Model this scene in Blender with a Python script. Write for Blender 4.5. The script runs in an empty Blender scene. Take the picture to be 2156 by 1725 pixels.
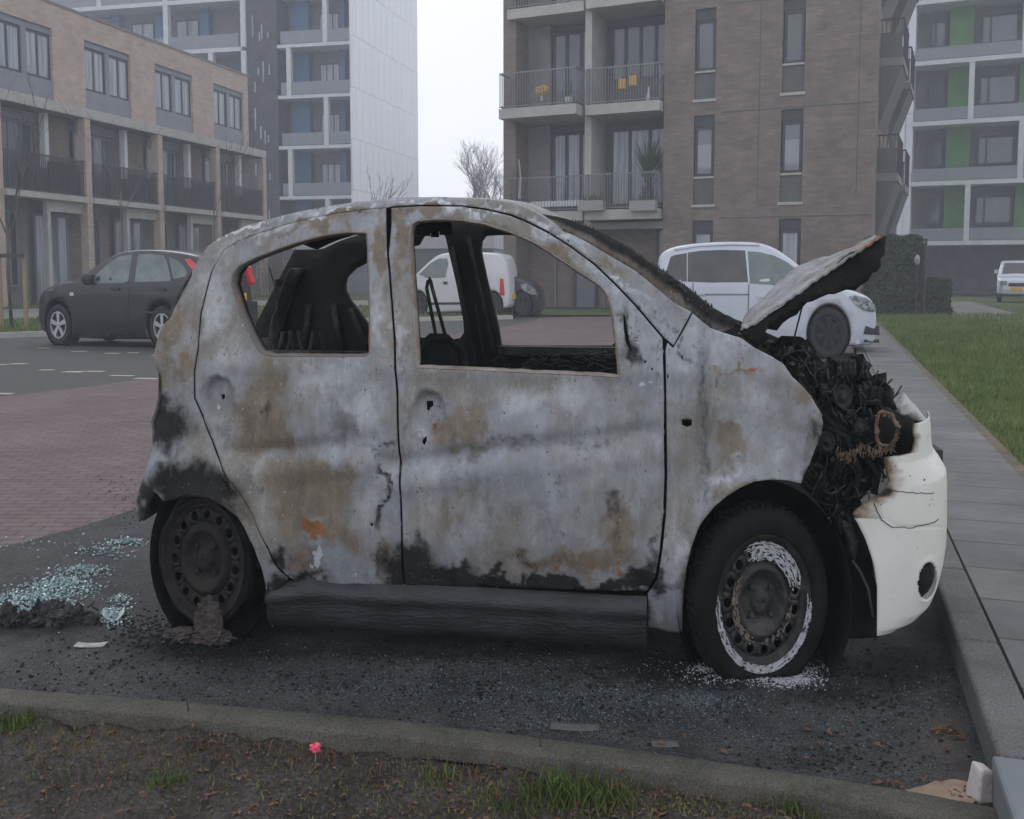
import bpy, math, random
import numpy as np
from mathutils import Vector, noise
from mathutils.geometry import delaunay_2d_cdt
R = math.radians
sc = bpy.context.scene
C = sc.collection
random.seed(7)
rng = np.random.default_rng(7)

# ------------------------------------------------------------ camera, light, exposure
# The photograph is an anamorphic video frame: everything in it stands 1.42 times too tall.
# Heights below are the heights the picture shows; plan distances are ordinary metres.
K = 1.422
EYE = 1.6
PITCH = R(4.5)
FPX = 2040.0                       # focal length, in pixels of a 2156-pixel-wide frame
cam = bpy.data.cameras.new("camera")
cam.sensor_width = 36.0
cam.lens = 36.0 * FPX / 2156
cam.shift_y = -130.0 / 2156
cam.clip_start = 0.05
cam.clip_end = 900
camo = bpy.data.objects.new("camera", cam)
C.objects.link(camo)
camo.location = (0, 0, EYE)
camo.rotation_euler = (R(90) - PITCH, 0, 0)
sc.camera = camo

w = bpy.data.worlds.new("World")
sc.world = w
w.use_nodes = True
nt = w.node_tree
nt.nodes.clear()
sky = nt.nodes.new("ShaderNodeTexSky")
sky.sky_type = 'NISHITA'
sky.sun_disc = False
sky.sun_elevation = R(32)
sky.sun_rotation = R(-12)
sky.dust_density = 6.0
sky.air_density = 1.0
sky.ozone_density = 1.0
hs = nt.nodes.new("ShaderNodeHueSaturation")
hs.inputs['Saturation'].default_value = 0.16
hs.inputs['Value'].default_value = 1.0
mx = nt.nodes.new("ShaderNodeMix")          # thick cloud: the sky is nearly the same everywhere
mx.data_type = 'RGBA'
mx.inputs[0].default_value = 0.94
mx.inputs[7].default_value = (9.9, 10.15, 10.95, 1)
bg = nt.nodes.new("ShaderNodeBackground")
bg.inputs[1].default_value = 0.097
out = nt.nodes.new("ShaderNodeOutputWorld")
nt.links.new(sky.outputs[0], hs.inputs['Color'])
nt.links.new(hs.outputs[0], mx.inputs[6])
nt.links.new(mx.outputs[2], bg.inputs[0])
nt.links.new(bg.outputs[0], out.inputs[0])
sun = bpy.data.lights.new("sun", 'SUN')
sun.energy = 0.5
sun.angle = R(25)
sun.color = (1.0, 0.97, 0.93)
suno = bpy.data.objects.new("sun", sun)
C.objects.link(suno)
suno.rotation_euler = (R(-38), 0, R(25))
sc.view_settings.view_transform = 'Standard'
sc.view_settings.look = 'None'
sc.view_settings.gamma = 1.0
sc.view_settings.exposure = 0.10
sc.cycles.use_denoising = True
sc.cycles.volume_bounces = 2
sc.cycles.max_bounces = 6

# ------------------------------------------------------------ geometry helpers
def ray(u, v):
    a = (u - 1078) / FPX
    b = -(v - 732.5) / FPX
    return (a, math.cos(PITCH) + b * math.sin(PITCH), -math.sin(PITCH) + b * math.cos(PITCH))

def gp(u, v, z=0.0):
    d = ray(u, v)
    k = (z - EYE) / d[2]
    return (d[0] * k, d[1] * k)

def project(p):
    zc = p[1] * math.cos(PITCH) - (p[2] - EYE) * math.sin(PITCH)
    yc = p[1] * math.sin(PITCH) + (p[2] - EYE) * math.cos(PITCH)
    return 1078 + FPX * p[0] / zc, 732.5 - FPX * yc / zc

class Frame:
    """a thing's own axes: x along (cos a, -sin a), y to the right of it, seen from above"""
    def __init__(s, x, y, deg):
        s.x, s.y, s.a = x, y, R(deg)
        s.c, s.s = math.cos(s.a), math.sin(s.a)
    def loc(s, X, Y):
        dx, dy = X - s.x, Y - s.y
        return dx * s.c - dy * s.s, dx * s.s + dy * s.c
    def world(s, a, b, z=0):
        return (s.x + a * s.c + b * s.s, s.y - a * s.s + b * s.c, z)
    def hit(s, u, v, t=0.0):
        d = ray(u, v)
        ox, oy = s.loc(0, 0)
        dx, dy = d[0] * s.c - d[1] * s.s, d[0] * s.s + d[1] * s.c
        k = (t - oy) / dy
        return ox + dx * k, EYE + d[2] * k

def tag(o, label=None, cat=None, group=None, kind=None):
    if label: o['label'] = label
    if cat: o['category'] = cat
    if group: o['group'] = group
    if kind: o['kind'] = kind
    return o

def empty(name, fr=None, loc=None, z=0, deg=None):
    o = bpy.data.objects.new(name, None)
    C.objects.link(o)
    o.empty_display_size = 0.2
    if fr:
        o.location = (fr.x, fr.y, z)
        o.rotation_euler = (0, 0, -fr.a)
    elif loc:
        o.location = loc
        if deg: o.rotation_euler = (0, 0, R(deg))
    return o

def mesh_obj(name, V, F, mat, parent=None, smooth=False, loc=None):
    me = bpy.data.meshes.new(name)
    me.from_pydata([tuple(v) for v in V], [], [tuple(f) for f in F])
    if smooth:
        me.polygons.foreach_set("use_smooth", [True] * len(me.polygons))
    me.update()
    if mat is not None:
        me.materials.append(mat)
    o = bpy.data.objects.new(name, me)
    C.objects.link(o)
    if parent is not None: o.parent = parent
    if loc: o.location = loc
    return o

class MB:
    def __init__(s): s.v, s.f = [], []
    def add(s, V, F):
        n = len(s.v); s.v += [tuple(p) for p in V]; s.f += [tuple(i + n for i in f) for f in F]; return s
    def box(s, x0, x1, y0, y1, z0, z1):
        if x0 > x1: x0, x1 = x1, x0
        if y0 > y1: y0, y1 = y1, y0
        if z0 > z1: z0, z1 = z1, z0
        return s.add([(x0,y0,z0),(x1,y0,z0),(x1,y1,z0),(x0,y1,z0),(x0,y0,z1),(x1,y0,z1),(x1,y1,z1),(x0,y1,z1)],
                     [(0,3,2,1),(4,5,6,7),(0,1,5,4),(1,2,6,5),(2,3,7,6),(3,0,4,7)])
    def tube(s, pts, r, n=8, r2=None):
        P = [Vector(p) for p in pts]
        rings = []
        for i, p in enumerate(P):
            d = (P[min(i+1, len(P)-1)] - P[max(i-1, 0)]).normalized()
            up = Vector((0,0,1)) if abs(d.z) < .9 else Vector((1,0,0))
            a = d.cross(up).normalized(); b = d.cross(a).normalized()
            rr = r if r2 is None else r + (r2 - r) * i / max(1, len(P)-1)
            rings.append([p + a*rr*math.cos(2*math.pi*k/n) + b*rr*math.sin(2*math.pi*k/n) for k in range(n)])
        V = [q for rg in rings for q in rg]
        F = [(i*n+k, i*n+(k+1)%n, (i+1)*n+(k+1)%n, (i+1)*n+k) for i in range(len(P)-1) for k in range(n)]
        F += [tuple(range(n))[::-1], tuple(range((len(P)-1)*n, len(P)*n))]
        return s.add(V, F)
    def prism(s, poly, y0, y1):
        """poly in (x,z), extruded along y"""
        n = len(poly)
        V = [(x, y0, z) for x, z in poly] + [(x, y1, z) for x, z in poly]
        F = [tuple(range(n)), tuple(range(2*n-1, n-1, -1))] + [(i, i+n, (i+1)%n+n, (i+1)%n) for i in range(n)]
        return s.add(V, F)
    def flat(s, poly, z0, z1):
        """poly in (x,y), extruded along z"""
        n = len(poly)
        V = [(x, y, z0) for x, y in poly] + [(x, y, z1) for x, y in poly]
        F = [tuple(range(n))[::-1], tuple(range(n, 2*n))] + [(i, (i+1)%n, (i+1)%n+n, i+n) for i in range(n)]
        return s.add(V, F)
    def lathe(s, prof, n=40, c=(0,0,0), kz=1.0, wob=0.0):
        """prof: (radius, y) pairs turned about the y axis; kz stretches height"""
        m = len(prof); V = []
        for k in range(n):
            a = 2*math.pi*k/n
            for r, y in prof:
                rr = r * (1 + wob*noise.noise((math.cos(a)*3, math.sin(a)*3, y*20)))
                V.append((c[0]+rr*math.cos(a), c[1]+y, c[2]+kz*rr*math.sin(a)))
        F = [(k*m+i, k*m+i+1, ((k+1)%n)*m+i+1, ((k+1)%n)*m+i) for k in range(n) for i in range(m-1)]
        return s.add(V, F)
    def build(s, name, mat, parent=None, smooth=False, loc=None):
        return mesh_obj(name, s.v, s.f, mat, parent, smooth, loc)

def pip(px, py, poly):
    """points in polygon, vectorised"""
    poly = np.asarray(poly); ins = np.zeros(len(px), bool); j = len(poly) - 1
    for i in range(len(poly)):
        xi, yi, xj, yj = poly[i][0], poly[i][1], poly[j][0], poly[j][1]
        if yi != yj:
            c = ((yi > py) != (yj > py)) & (px < (xj - xi) * (py - yi) / (yj - yi) + xi)
            ins ^= c
        j = i
    return ins

def densify(poly, d, closed=True):
    o = []
    n = len(poly)
    for i in range(n if closed else n - 1):
        a, b = poly[i], poly[(i+1) % n]
        k = max(1, int(math.dist(a, b) / d))
        o += [(a[0] + (b[0]-a[0])*j/k, a[1] + (b[1]-a[1])*j/k) for j in range(k)]
    if not closed: o.append(tuple(poly[-1]))
    return o

def smooth_loop(p, it=1):
    for _ in range(it):
        q = []
        n = len(p)
        for i in range(n):
            a, b = p[i], p[(i+1) % n]
            q += [(a[0]*.75+b[0]*.25, a[1]*.75+b[1]*.25), (a[0]*.25+b[0]*.75, a[1]*.25+b[1]*.75)]
        p = q
    return p

def inset(poly, d):
    P = np.array(poly, float); n = len(P)
    A = 0.5*np.sum(P[:,0]*np.roll(P[:,1],-1) - np.roll(P[:,0],-1)*P[:,1])
    sg = 1 if A > 0 else -1
    e1 = P - np.roll(P, 1, 0); e2 = np.roll(P, -1, 0) - P
    def nn(e):
        l = np.linalg.norm(e, axis=1, keepdims=True) + 1e-9
        return np.stack([-e[:,1], e[:,0]], 1) / l * sg
    m = nn(e1) + nn(e2); m /= (np.linalg.norm(m, axis=1, keepdims=True) + 1e-9)
    return [tuple(x) for x in P + m*d]

def tri_fill(outer, holes, sp, jit=0.25):
    """triangles of a plane region with holes, with inner points every sp"""
    outer = densify(outer, sp); holes = [densify(h, sp) for h in holes]
    pts = list(outer); edges = [(i, (i+1) % len(outer)) for i in range(len(outer))]
    for h in holes:
        n = len(pts); pts += h; edges += [(n+i, n+(i+1) % len(h)) for i in range(len(h))]
    O = np.array(outer); lo, hi = O.min(0), O.max(0)
    gx, gy = np.meshgrid(np.arange(lo[0]+sp*.5, hi[0], sp), np.arange(lo[1]+sp*.5, hi[1], sp))
    gx = gx.ravel() + rng.uniform(-jit, jit, gx.size)*sp; gy = gy.ravel() + rng.uniform(-jit, jit, gy.size)*sp
    m = pip(gx, gy, outer)
    for h in holes: m &= ~pip(gx, gy, h)
    gx, gy = gx[m], gy[m]
    B = np.array(pts)
    keep = np.ones(len(gx), bool)
    for i in range(0, len(gx), 2000):
        d = (gx[i:i+2000, None]-B[None, :, 0])**2 + (gy[i:i+2000, None]-B[None, :, 1])**2
        keep[i:i+2000] = d.min(1) > (sp*.45)**2
    pts += list(zip(gx[keep], gy[keep]))
    r = delaunay_2d_cdt([Vector(p) for p in pts], edges, [], 0, 1e-7)
    V = np.array([tuple(v) for v in r[0]])
    T = np.array([f[:3] for f in r[2]])
    c = V[T].mean(1)
    m = pip(c[:,0], c[:,1], outer)
    for h in holes: m &= ~pip(c[:,0], c[:,1], h)
    T = T[m]
    e1, e2 = V[T[:,1]]-V[T[:,0]], V[T[:,2]]-V[T[:,0]]
    fl = (e1[:,0]*e2[:,1]-e1[:,1]*e2[:,0]) < 0
    T[fl] = T[fl][:, ::-1]
    return V, T

def fbm(x, y, z=0.0, o=4):
    return noise.fractal((x, y, z), 0.9, 2.0, o)

# ------------------------------------------------------------ materials
def nmat(name, col, rough=0.8, col2=None, scale=4.0, detail=6.0, lo=0.35, hi=0.65, bump=0.0, bscale=None,
         metal=0.0, spec=0.5, stretch=(1,1,1), coat=0.0, fine=0.0, coords='Object'):
    m = bpy.data.materials.new(name); m.use_nodes = True
    n, l = m.node_tree.nodes, m.node_tree.links
    b = n['Principled BSDF']
    b.inputs['Roughness'].default_value = rough
    b.inputs['Metallic'].default_value = metal
    b.inputs['Specular IOR Level'].default_value = spec
    b.inputs['Coat Weight'].default_value = coat
    b.inputs['Base Color'].default_value = (*col, 1)
    tc = n.new('ShaderNodeTexCoord'); mp = n.new('ShaderNodeMapping')
    mp.inputs['Scale'].default_value = stretch
    l.new(tc.outputs[coords], mp.inputs[0])
    if col2 is not None:
        t = n.new('ShaderNodeTexNoise'); t.inputs['Scale'].default_value = scale; t.inputs['Detail'].default_value = detail
        t.inputs['Roughness'].default_value = 0.65
        l.new(mp.outputs[0], t.inputs['Vector'])
        r = n.new('ShaderNodeValToRGB')
        r.color_ramp.elements[0].position = lo; r.color_ramp.elements[0].color = (*col, 1)
        r.color_ramp.elements[1].position = hi; r.color_ramp.elements[1].color = (*col2, 1)
        l.new(t.outputs[0], r.inputs[0])
        last = r.outputs[0]
        if fine > 0:
            t2 = n.new('ShaderNodeTexNoise'); t2.inputs['Scale'].default_value = scale*14; t2.inputs['Detail'].default_value = 3
            l.new(mp.outputs[0], t2.inputs['Vector'])
            mr = n.new('ShaderNodeMapRange'); mr.inputs[1].default_value = .3; mr.inputs[2].default_value = .7
            mr.inputs[3].default_value = 1-fine; mr.inputs[4].default_value = 1+fine
            l.new(t2.outputs[0], mr.inputs[0])
            mm = n.new('ShaderNodeVectorMath'); mm.operation = 'SCALE'
            l.new(last, mm.inputs[0]); l.new(mr.outputs[0], mm.inputs['Scale'])
            last = mm.outputs[0]
        l.new(last, b.inputs['Base Color'])
    if bump > 0:
        t = n.new('ShaderNodeTexNoise'); t.inputs['Scale'].default_value = bscale or scale*6; t.inputs['Detail'].default_value = 5
        l.new(mp.outputs[0], t.inputs['Vector'])
        bp = n.new('ShaderNodeBump'); bp.inputs['Strength'].default_value = bump; bp.inputs['Distance'].default_value = 0.02
        l.new(t.outputs[0], bp.inputs['Height']); l.new(bp.outputs[0], b.inputs['Normal'])
    return m

def brick_mat(name, c1, c2, mortar, sx, sz, plane='XZ', var=0.35, bump=0.3, rough=.85, msize=.02):
    """bricks sx long and sz high; plane tells which local axes they lie in"""
    m = bpy.data.materials.new(name); m.use_nodes = True
    n, l = m.node_tree.nodes, m.node_tree.links
    b = n['Principled BSDF']; b.inputs['Roughness'].default_value = rough
    tc = n.new('ShaderNodeTexCoord')
    sp = n.new('ShaderNodeSeparateXYZ'); cb = n.new('ShaderNodeCombineXYZ')
    l.new(tc.outputs['Object'], sp.inputs[0])
    if plane == 'XZ':
        ad = n.new('ShaderNodeMath'); ad.operation = 'ADD'
        l.new(sp.outputs[0], ad.inputs[0]); l.new(sp.outputs[1], ad.inputs[1])
        l.new(ad.outputs[0], cb.inputs[0]); l.new(sp.outputs[2], cb.inputs[1])
    else:
        l.new(sp.outputs[0], cb.inputs[0]); l.new(sp.outputs[1], cb.inputs[1])
    br = n.new('ShaderNodeTexBrick')
    br.inputs['Scale'].default_value = 1.0
    br.inputs['Brick Width'].default_value = sx; br.inputs['Row Height'].default_value = sz
    br.inputs['Mortar Size'].default_value = msize*min(sx, sz)*2
    br.inputs['Color1'].default_value = (*c1, 1); br.inputs['Color2'].default_value = (*c2, 1)
    br.inputs['Mortar'].default_value = (*mortar, 1)
    l.new(cb.outputs[0], br.inputs['Vector'])
    t = n.new('ShaderNodeTexNoise'); t.inputs['Scale'].default_value = .9; t.inputs['Detail'].default_value = 9
    t.inputs['Roughness'].default_value = .75
    l.new(cb.outputs[0], t.inputs['Vector'])
    mr = n.new('ShaderNodeMapRange'); mr.inputs[1].default_value = .3; mr.inputs[2].default_value = .7
    mr.inputs[3].default_value = 1-var; mr.inputs[4].default_value = 1+var
    l.new(t.outputs[0], mr.inputs[0])
    mm = n.new('ShaderNodeVectorMath'); mm.operation = 'SCALE'
    l.new(br.outputs['Color'], mm.inputs[0]); l.new(mr.outputs[0], mm.inputs['Scale'])
    l.new(mm.outputs[0], b.inputs['Base Color'])
    bp = n.new('ShaderNodeBump'); bp.inputs['Strength'].default_value = bump; bp.inputs['Distance'].default_value = .01; bp.invert = True
    l.new(br.outputs['Fac'], bp.inputs['Height']); l.new(bp.outputs[0], b.inputs['Normal'])
    return m

M = {}
M['white'] = nmat('white_concrete', (.52,.53,.55), .7, (.62,.63,.65), 2)
M['concrete'] = nmat('pale_concrete', (.38,.37,.345), .85, (.48,.47,.44), 1.5, bump=.1)
M['greyconc'] = nmat('grey_concrete', (.17,.17,.165), .85, (.24,.235,.225), 1.2)
M['frame'] = nmat('grey_window_frame', (.14,.155,.18), .5, (.18,.195,.22), 2)
M['darkframe'] = nmat('dark_window_frame', (.035,.038,.042), .5, (.05,.055,.06), 2)
M['panel'] = nmat('grey_spandrel', (.20,.215,.25), .6, (.235,.25,.285), 1.5)
M['olive'] = nmat('olive_grey_panel', (.085,.09,.085), .6, (.105,.11,.105), 1.5)
M['glass'] = nmat('window_glass', (.06,.075,.09), .06, (.11,.13,.155), .5, detail=2, spec=.9, stretch=(1,1,.35))
M['glassdark'] = nmat('dark_window_glass', (.03,.036,.042), .07, (.06,.07,.08), .6, detail=2, spec=.7)
M['curtain'] = nmat('curtain_reflection_glass', (.20,.23,.27), .12, (.38,.41,.46), 7, detail=1, spec=.7, stretch=(1,1,.05))  # curtain folds, lightened in the colour to stand for sky reflection
M['blind'] = nmat('window_blind', (.20,.22,.24), .4, (.33,.35,.37), 3.2, detail=0, stretch=(.01,.01,1), lo=.45, hi=.55)
M['brickL'] = brick_mat('buff_brick', (.50,.40,.335), (.42,.335,.285), (.36,.31,.28), .42, .11, var=.22)
M['brickC'] = brick_mat('brown_brick', (.235,.185,.160), (.18,.147,.130), (.15,.13,.12), .42, .11, var=.25)
M['brickdark'] = brick_mat('slate_brick', (.055,.055,.06), (.075,.075,.08), (.04,.04,.045), .42, .2, var=.5)
M['whitepanel'] = None
M['blue'] = nmat('blue_panel', (.03,.10,.22), .5, (.05,.14,.27), 1)
M['green'] = nmat('green_panel', (.045,.16,.02), .5, (.07,.22,.035), 1)
M['rail'] = nmat('dark_railing', (.03,.032,.035), .5, (.05,.05,.055), 3)
M['railgrey'] = nmat('galvanised_railing', (.16,.17,.18), .45, (.24,.25,.26), 3, metal=.4)
M['soffit'] = nmat('grey_recess_wall', (.15,.148,.145), .85, (.19,.186,.18), 1)
HAZE = 0.0030

# ------------------------------------------------------------ ground, roads, pavement
def sheet(name, poly, z, mat, sp=None, amp=0.0, kind='structure', fn=None):
    if sp is None:
        o = mesh_obj(name, [(x, y, z) for x, y in poly], [tuple(range(len(poly)))], mat)
    else:
        V, T = tri_fill(poly, [], sp)
        V3 = [(x, y, z + (fn(x, y) if fn else amp*fbm(x*3, y*3))) for x, y in V]
        o = mesh_obj(name, V3, T, mat, smooth=True)
    if sum(o.data.polygons[i].normal.z for i in range(min(5, len(o.data.polygons)))) < 0:
        o.data.flip_normals()
    return tag(o, kind=kind)

def ground_mat(name, c1, c2, c3, s1=1.2, s2=40, rough=.85, bump=.4, grain=.4, wet=.0):
    m = bpy.data.materials.new(name); m.use_nodes = True
    n, l = m.node_tree.nodes, m.node_tree.links
    b = n['Principled BSDF']; b.inputs['Roughness'].default_value = rough; b.inputs['Specular IOR Level'].default_value = .25
    tc = n.new('ShaderNodeTexCoord')
    t1 = n.new('ShaderNodeTexNoise'); t1.inputs['Scale'].default_value = s1; t1.inputs['Detail'].default_value = 8; t1.inputs['Roughness'].default_value = .7
    t2 = n.new('ShaderNodeTexNoise'); t2.inputs['Scale'].default_value = s2; t2.inputs['Detail'].default_value = 4; t2.inputs['Roughness'].default_value = .8
    l.new(tc.outputs['Object'], t1.inputs[0]); l.new(tc.outputs['Object'], t2.inputs[0])
    r1 = n.new('ShaderNodeValToRGB'); r1.color_ramp.elements[0].position = .36; r1.color_ramp.elements[1].position = .64
    r1.color_ramp.elements[0].color = (*c1, 1); r1.color_ramp.elements[1].color = (*c2, 1)
    r2 = n.new('ShaderNodeValToRGB'); r2.color_ramp.elements[0].position = .58; r2.color_ramp.elements[1].position = .72
    r2.color_ramp.elements[0].color = (0,0,0,1); r2.color_ramp.elements[1].color = (1,1,1,1)
    l.new(t1.outputs[0], r1.inputs[0]); l.new(t2.outputs[0], r2.inputs[0])
    x = n.new('ShaderNodeMix'); x.data_type = 'RGBA'; x.inputs[7].default_value = (*c3, 1)
    l.new(r2.outputs[0], x.inputs[0]); l.new(r1.outputs[0], x.inputs[6])
    last = x.outputs[2]
    t3 = n.new('ShaderNodeTexNoise'); t3.inputs['Scale'].default_value = s2*2.3; t3.inputs['Detail'].default_value = 2
    l.new(tc.outputs['Object'], t3.inputs[0])
    mr = n.new('ShaderNodeMapRange'); mr.inputs[1].default_value = .3; mr.inputs[2].default_value = .7; mr.inputs[3].default_value = 1-grain; mr.inputs[4].default_value = 1+grain
    l.new(t3.outputs[0], mr.inputs[0])
    mm = n.new('ShaderNodeVectorMath'); mm.operation = 'SCALE'; l.new(last, mm.inputs[0]); l.new(mr.outputs[0], mm.inputs['Scale'])
    l.new(mm.outputs[0], b.inputs['Base Color'])
    bp = n.new('ShaderNodeBump'); bp.inputs['Strength'].default_value = bump; bp.inputs['Distance'].default_value = .01
    l.new(t2.outputs[0], bp.inputs['Height']); l.new(bp.outputs[0], b.inputs['Normal'])
    if wet:
        rr = n.new('ShaderNodeMapRange'); rr.inputs[1].default_value = .35; rr.inputs[2].default_value = .65
        rr.inputs[3].default_value = rough-wet; rr.inputs[4].default_value = rough
        l.new(t1.outputs[0], rr.inputs[0]); l.new(rr.outputs[0], b.inputs['Roughness'])
    return m

M['asphalt'] = ground_mat('dark_asphalt', (.060,.062,.063), (.085,.085,.083), (.12,.12,.12), 1.1, 30, wet=.2)
M['ash'] = ground_mat('sooty_asphalt', (.030,.032,.034), (.064,.065,.066), (.115,.12,.125), 1.6, 42, rough=.75, bump=.8, wet=.2)
M['dirt'] = ground_mat('wet_earth', (.026,.022,.019), (.074,.064,.060), (.095,.075,.055), 4.5, 38, rough=.68, bump=1.6, wet=.3, grain=.6)
M['lawn'] = ground_mat('lawn_soil', (.05,.07,.018), (.085,.12,.03), (.12,.13,.05), 1.0, 18, bump=.6)
M['kerb'] = ground_mat('kerb_concrete', (.070,.066,.056), (.125,.118,.102), (.17,.165,.15), 3.5, 75, bump=.9)
M['kerbgrey'] = ground_mat('grey_kerb', (.10,.10,.098), (.16,.16,.158), (.21,.21,.21), 3, 60, bump=.4)
M['pathm'] = ground_mat('pale_path', (.20,.19,.18), (.25,.24,.23), (.29,.28,.27), 1, 20)
M['redpave'] = brick_mat('red_brown_paving', (.160,.112,.113), (.122,.092,.095), (.080,.067,.067), .21, .10, 'XY', var=.25, bump=.5, msize=.05)
M['tile'] = brick_mat('pavement_tile', (.145,.143,.143), (.122,.122,.124), (.07,.07,.066), 6.0, .50, 'XY', var=.42, bump=.3, msize=.010)

sheet('ground', [(-128,-10),(128,-10),(128,117),(-128,117)], -0.10, M['lawn'])
# the bay, the lane and the far lane: one dark surface
sheet('road', [(-60, 3.9), gp(-220, 1440), gp(400, 1480), gp(842, 1520), gp(1250, 1570), gp(1628, 1625), gp(1913, 1668), gp(2060, 1695), gp(2190,1725), (3.0, 4.0), (14, 34), (14, 60), (-25, 60), (-60, 30)], -0.008, M['asphalt'])
# red brown paving between the bays (right of the far lane, left of and behind the near bay)
bline = [gp(-220, 862), gp(0, 835), gp(165, 816), gp(330, 795), gp(690, 742), gp(1054, 690), gp(1127, 676)]
redp = bline + [(1.2, 36.6), (12.2, 34.2), (4.1, 9.0), (-1.2, 9.0), gp(310, 1066), gp(169, 1111), gp(52, 1142), gp(0, 1153), gp(-220, 1200)]
rd = sheet('brick_road', redp, -0.003, M['redpave'])
# sooty floor of the bay the wreck stands in
bay = [gp(-220, 1200), gp(0, 1153), gp(52, 1142), gp(169, 1111), gp(310, 1066), (-1.2, 9.0), (4.2, 9.0), (1.7, 2.5), (1.3, 2.82)]
kin = [(-220,1436), (0,1447),(400,1477),(842,1516),(1250,1566),(1628,1619),(1913,1663),(2060,1690),(2190,1722)]
kout = [(-220,1462), (0,1480),(400,1513),(842,1554),(1250,1606),(1628,1664),(1913,1716),(2060,1752),(2190,1790)]
bayp = [gp(-220,1200), gp(0,1153), gp(52,1142), gp(169,1111), gp(310,1066), (-1.2,9.0), (4.4,9.0), (2.5,3.9), (2.3,3.2), gp(2190, 1712), gp(2060,1706)] + [gp(p[0], p[1]+14) for p in kin[::-1]]
def bay_fn(x, y):
    return 0.004*fbm(x*2.5, y*2.5) + 0.004*max(0, fbm(x*14, y*14))
M['bayash'] = ground_mat('sooty_bay_floor', (.030,.032,.034), (.082,.083,.083), (.19,.195,.205), 3.2, 64, rough=.66, bump=1.4, wet=.3, grain=.85)
def stain_mix(m):
    n, l = m.node_tree.nodes, m.node_tree.links
    b = n['Principled BSDF']; src = b.inputs['Base Color'].links[0].from_socket
    at = n.new('ShaderNodeAttribute'); at.attribute_name = 'stain'; sp_ = n.new('ShaderNodeSeparateColor'); l.new(at.outputs['Color'], sp_.inputs[0])
    tc = n.new('ShaderNodeTexCoord'); t = n.new('ShaderNodeTexNoise'); t.inputs['Scale'].default_value = 9; t.inputs['Detail'].default_value = 8; t.inputs['Roughness'].default_value = .75
    l.new(tc.outputs['Object'], t.inputs[0])
    for ch, col, p0, p1 in ((1, (.115,.095,.078), .40, .85), (0, (.010,.0105,.011), .36, .74), (2, (.20,.20,.21), .6, .8)):
        a = n.new('ShaderNodeMath'); a.operation = 'MULTIPLY_ADD'; l.new(t.outputs[0], a.inputs[0]); a.inputs[1].default_value = .8; l.new(sp_.outputs[ch], a.inputs[2])
        mr = n.new('ShaderNodeMapRange'); mr.inputs[1].default_value = p0+.25; mr.inputs[2].default_value = p1+.25; l.new(a.outputs[0], mr.inputs[0])
        x = n.new('ShaderNodeMix'); x.data_type = 'RGBA'; l.new(mr.outputs[0], x.inputs[0]); l.new(src, x.inputs[6]); x.inputs[7].default_value = (*col, 1); src = x.outputs[2]
    l.new(src, b.inputs['Base Color'])
stain_mix(M['bayash'])
bo_ = sheet('bay', bayp, 0.004, M['bayash'], .045, fn=bay_fn)
STS = [(450,1360,260,46,.75),(1000,1360,420,36,.85),(1500,1405,300,50,.85),(1900,1400,110,60,.8),(1750,1460,160,40,.5),(300,1360,140,40,.5),(100,1330,120,22,.35),(1300,1500,300,30,.25),(1950,1330,60,60,.6)]
STB = [(1990,1560,60,60,.75),(1960,1440,50,50,.5),(1900,1600,120,30,.35),(2040,1650,60,40,.7)]
STW = [(1620,1430,70,14,.4),(250,1150,60,10,.3),(1230,1510,90,12,.25)]
def soft(lst, u, v): return max([k*math.exp(-(((u-a)/ru)**2+((v-b)/rv)**2)) for a, b, ru, rv, k in lst])
ca = bo_.data.color_attributes.new('stain', 'FLOAT_COLOR', 'POINT')
cc = []
for vt in bo_.data.vertices:
    u, v = project(vt.co) if vt.co.y > .5 else (0, 0)
    cc += [soft(STS, u, v), soft(STB, u, v), soft(STW, u, v), 1]
ca.data.foreach_set('color', cc)

# kerb along the foreground bed, slightly proud, with a gentle bend
ki = [gp(u, v, .02) for u, v in densify(kin, 120, False)]
ko = [gp(u, v, .02) for u, v in densify(kout, 120, False)]
# resample both to the same count
def resample(P, n):
    P = np.array(P); d = np.r_[0, np.cumsum(np.linalg.norm(np.diff(P, axis=0), axis=1))]
    t = np.linspace(0, d[-1], n)
    return list(zip(np.interp(t, d, P[:,0]), np.interp(t, d, P[:,1])))
nk = 60
ki, ko = resample(ki, nk), resample(ko, nk)
V, F = [], []
for i in range(nk):
    a, b = ki[i], ko[i]
    wv = .003*fbm(i*.7, 0)
    V += [(a[0], a[1], -.05), (a[0], a[1], .016), (a[0]*.9+b[0]*.1, a[1]*.9+b[1]*.1, .022+wv), (a[0]*.1+b[0]*.9, a[1]*.1+b[1]*.9, .022+wv), (b[0], b[1], .012), (b[0]+.0, b[1]-.01, -.12)]
for i in range(nk-1):
    for j in range(5):
        F.append((i*6+j, i*6+j+1, (i+1)*6+j+1, (i+1)*6+j))
tag(mesh_obj('kerb', V, F, M['kerb'], smooth=True), kind='structure')

# bare earth bed in the foreground
bed = [(ko[0][0]-1.5, ko[0][1]+.2)] + [(p[0], p[1]-.006) for p in ko] + [(3.2, 2.2), (3.2, 1.2), (-4.5, 1.2)]
def bed_fn(x, y):
    return .026*fbm(x*1.6, y*1.6, 3) + .022*fbm(x*8, y*8, 1) + .012*fbm(x*26, y*26)
BEDZ = -.040
sheet('earth_bed', bed, BEDZ, M['dirt'], .015, fn=bed_fn)

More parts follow.
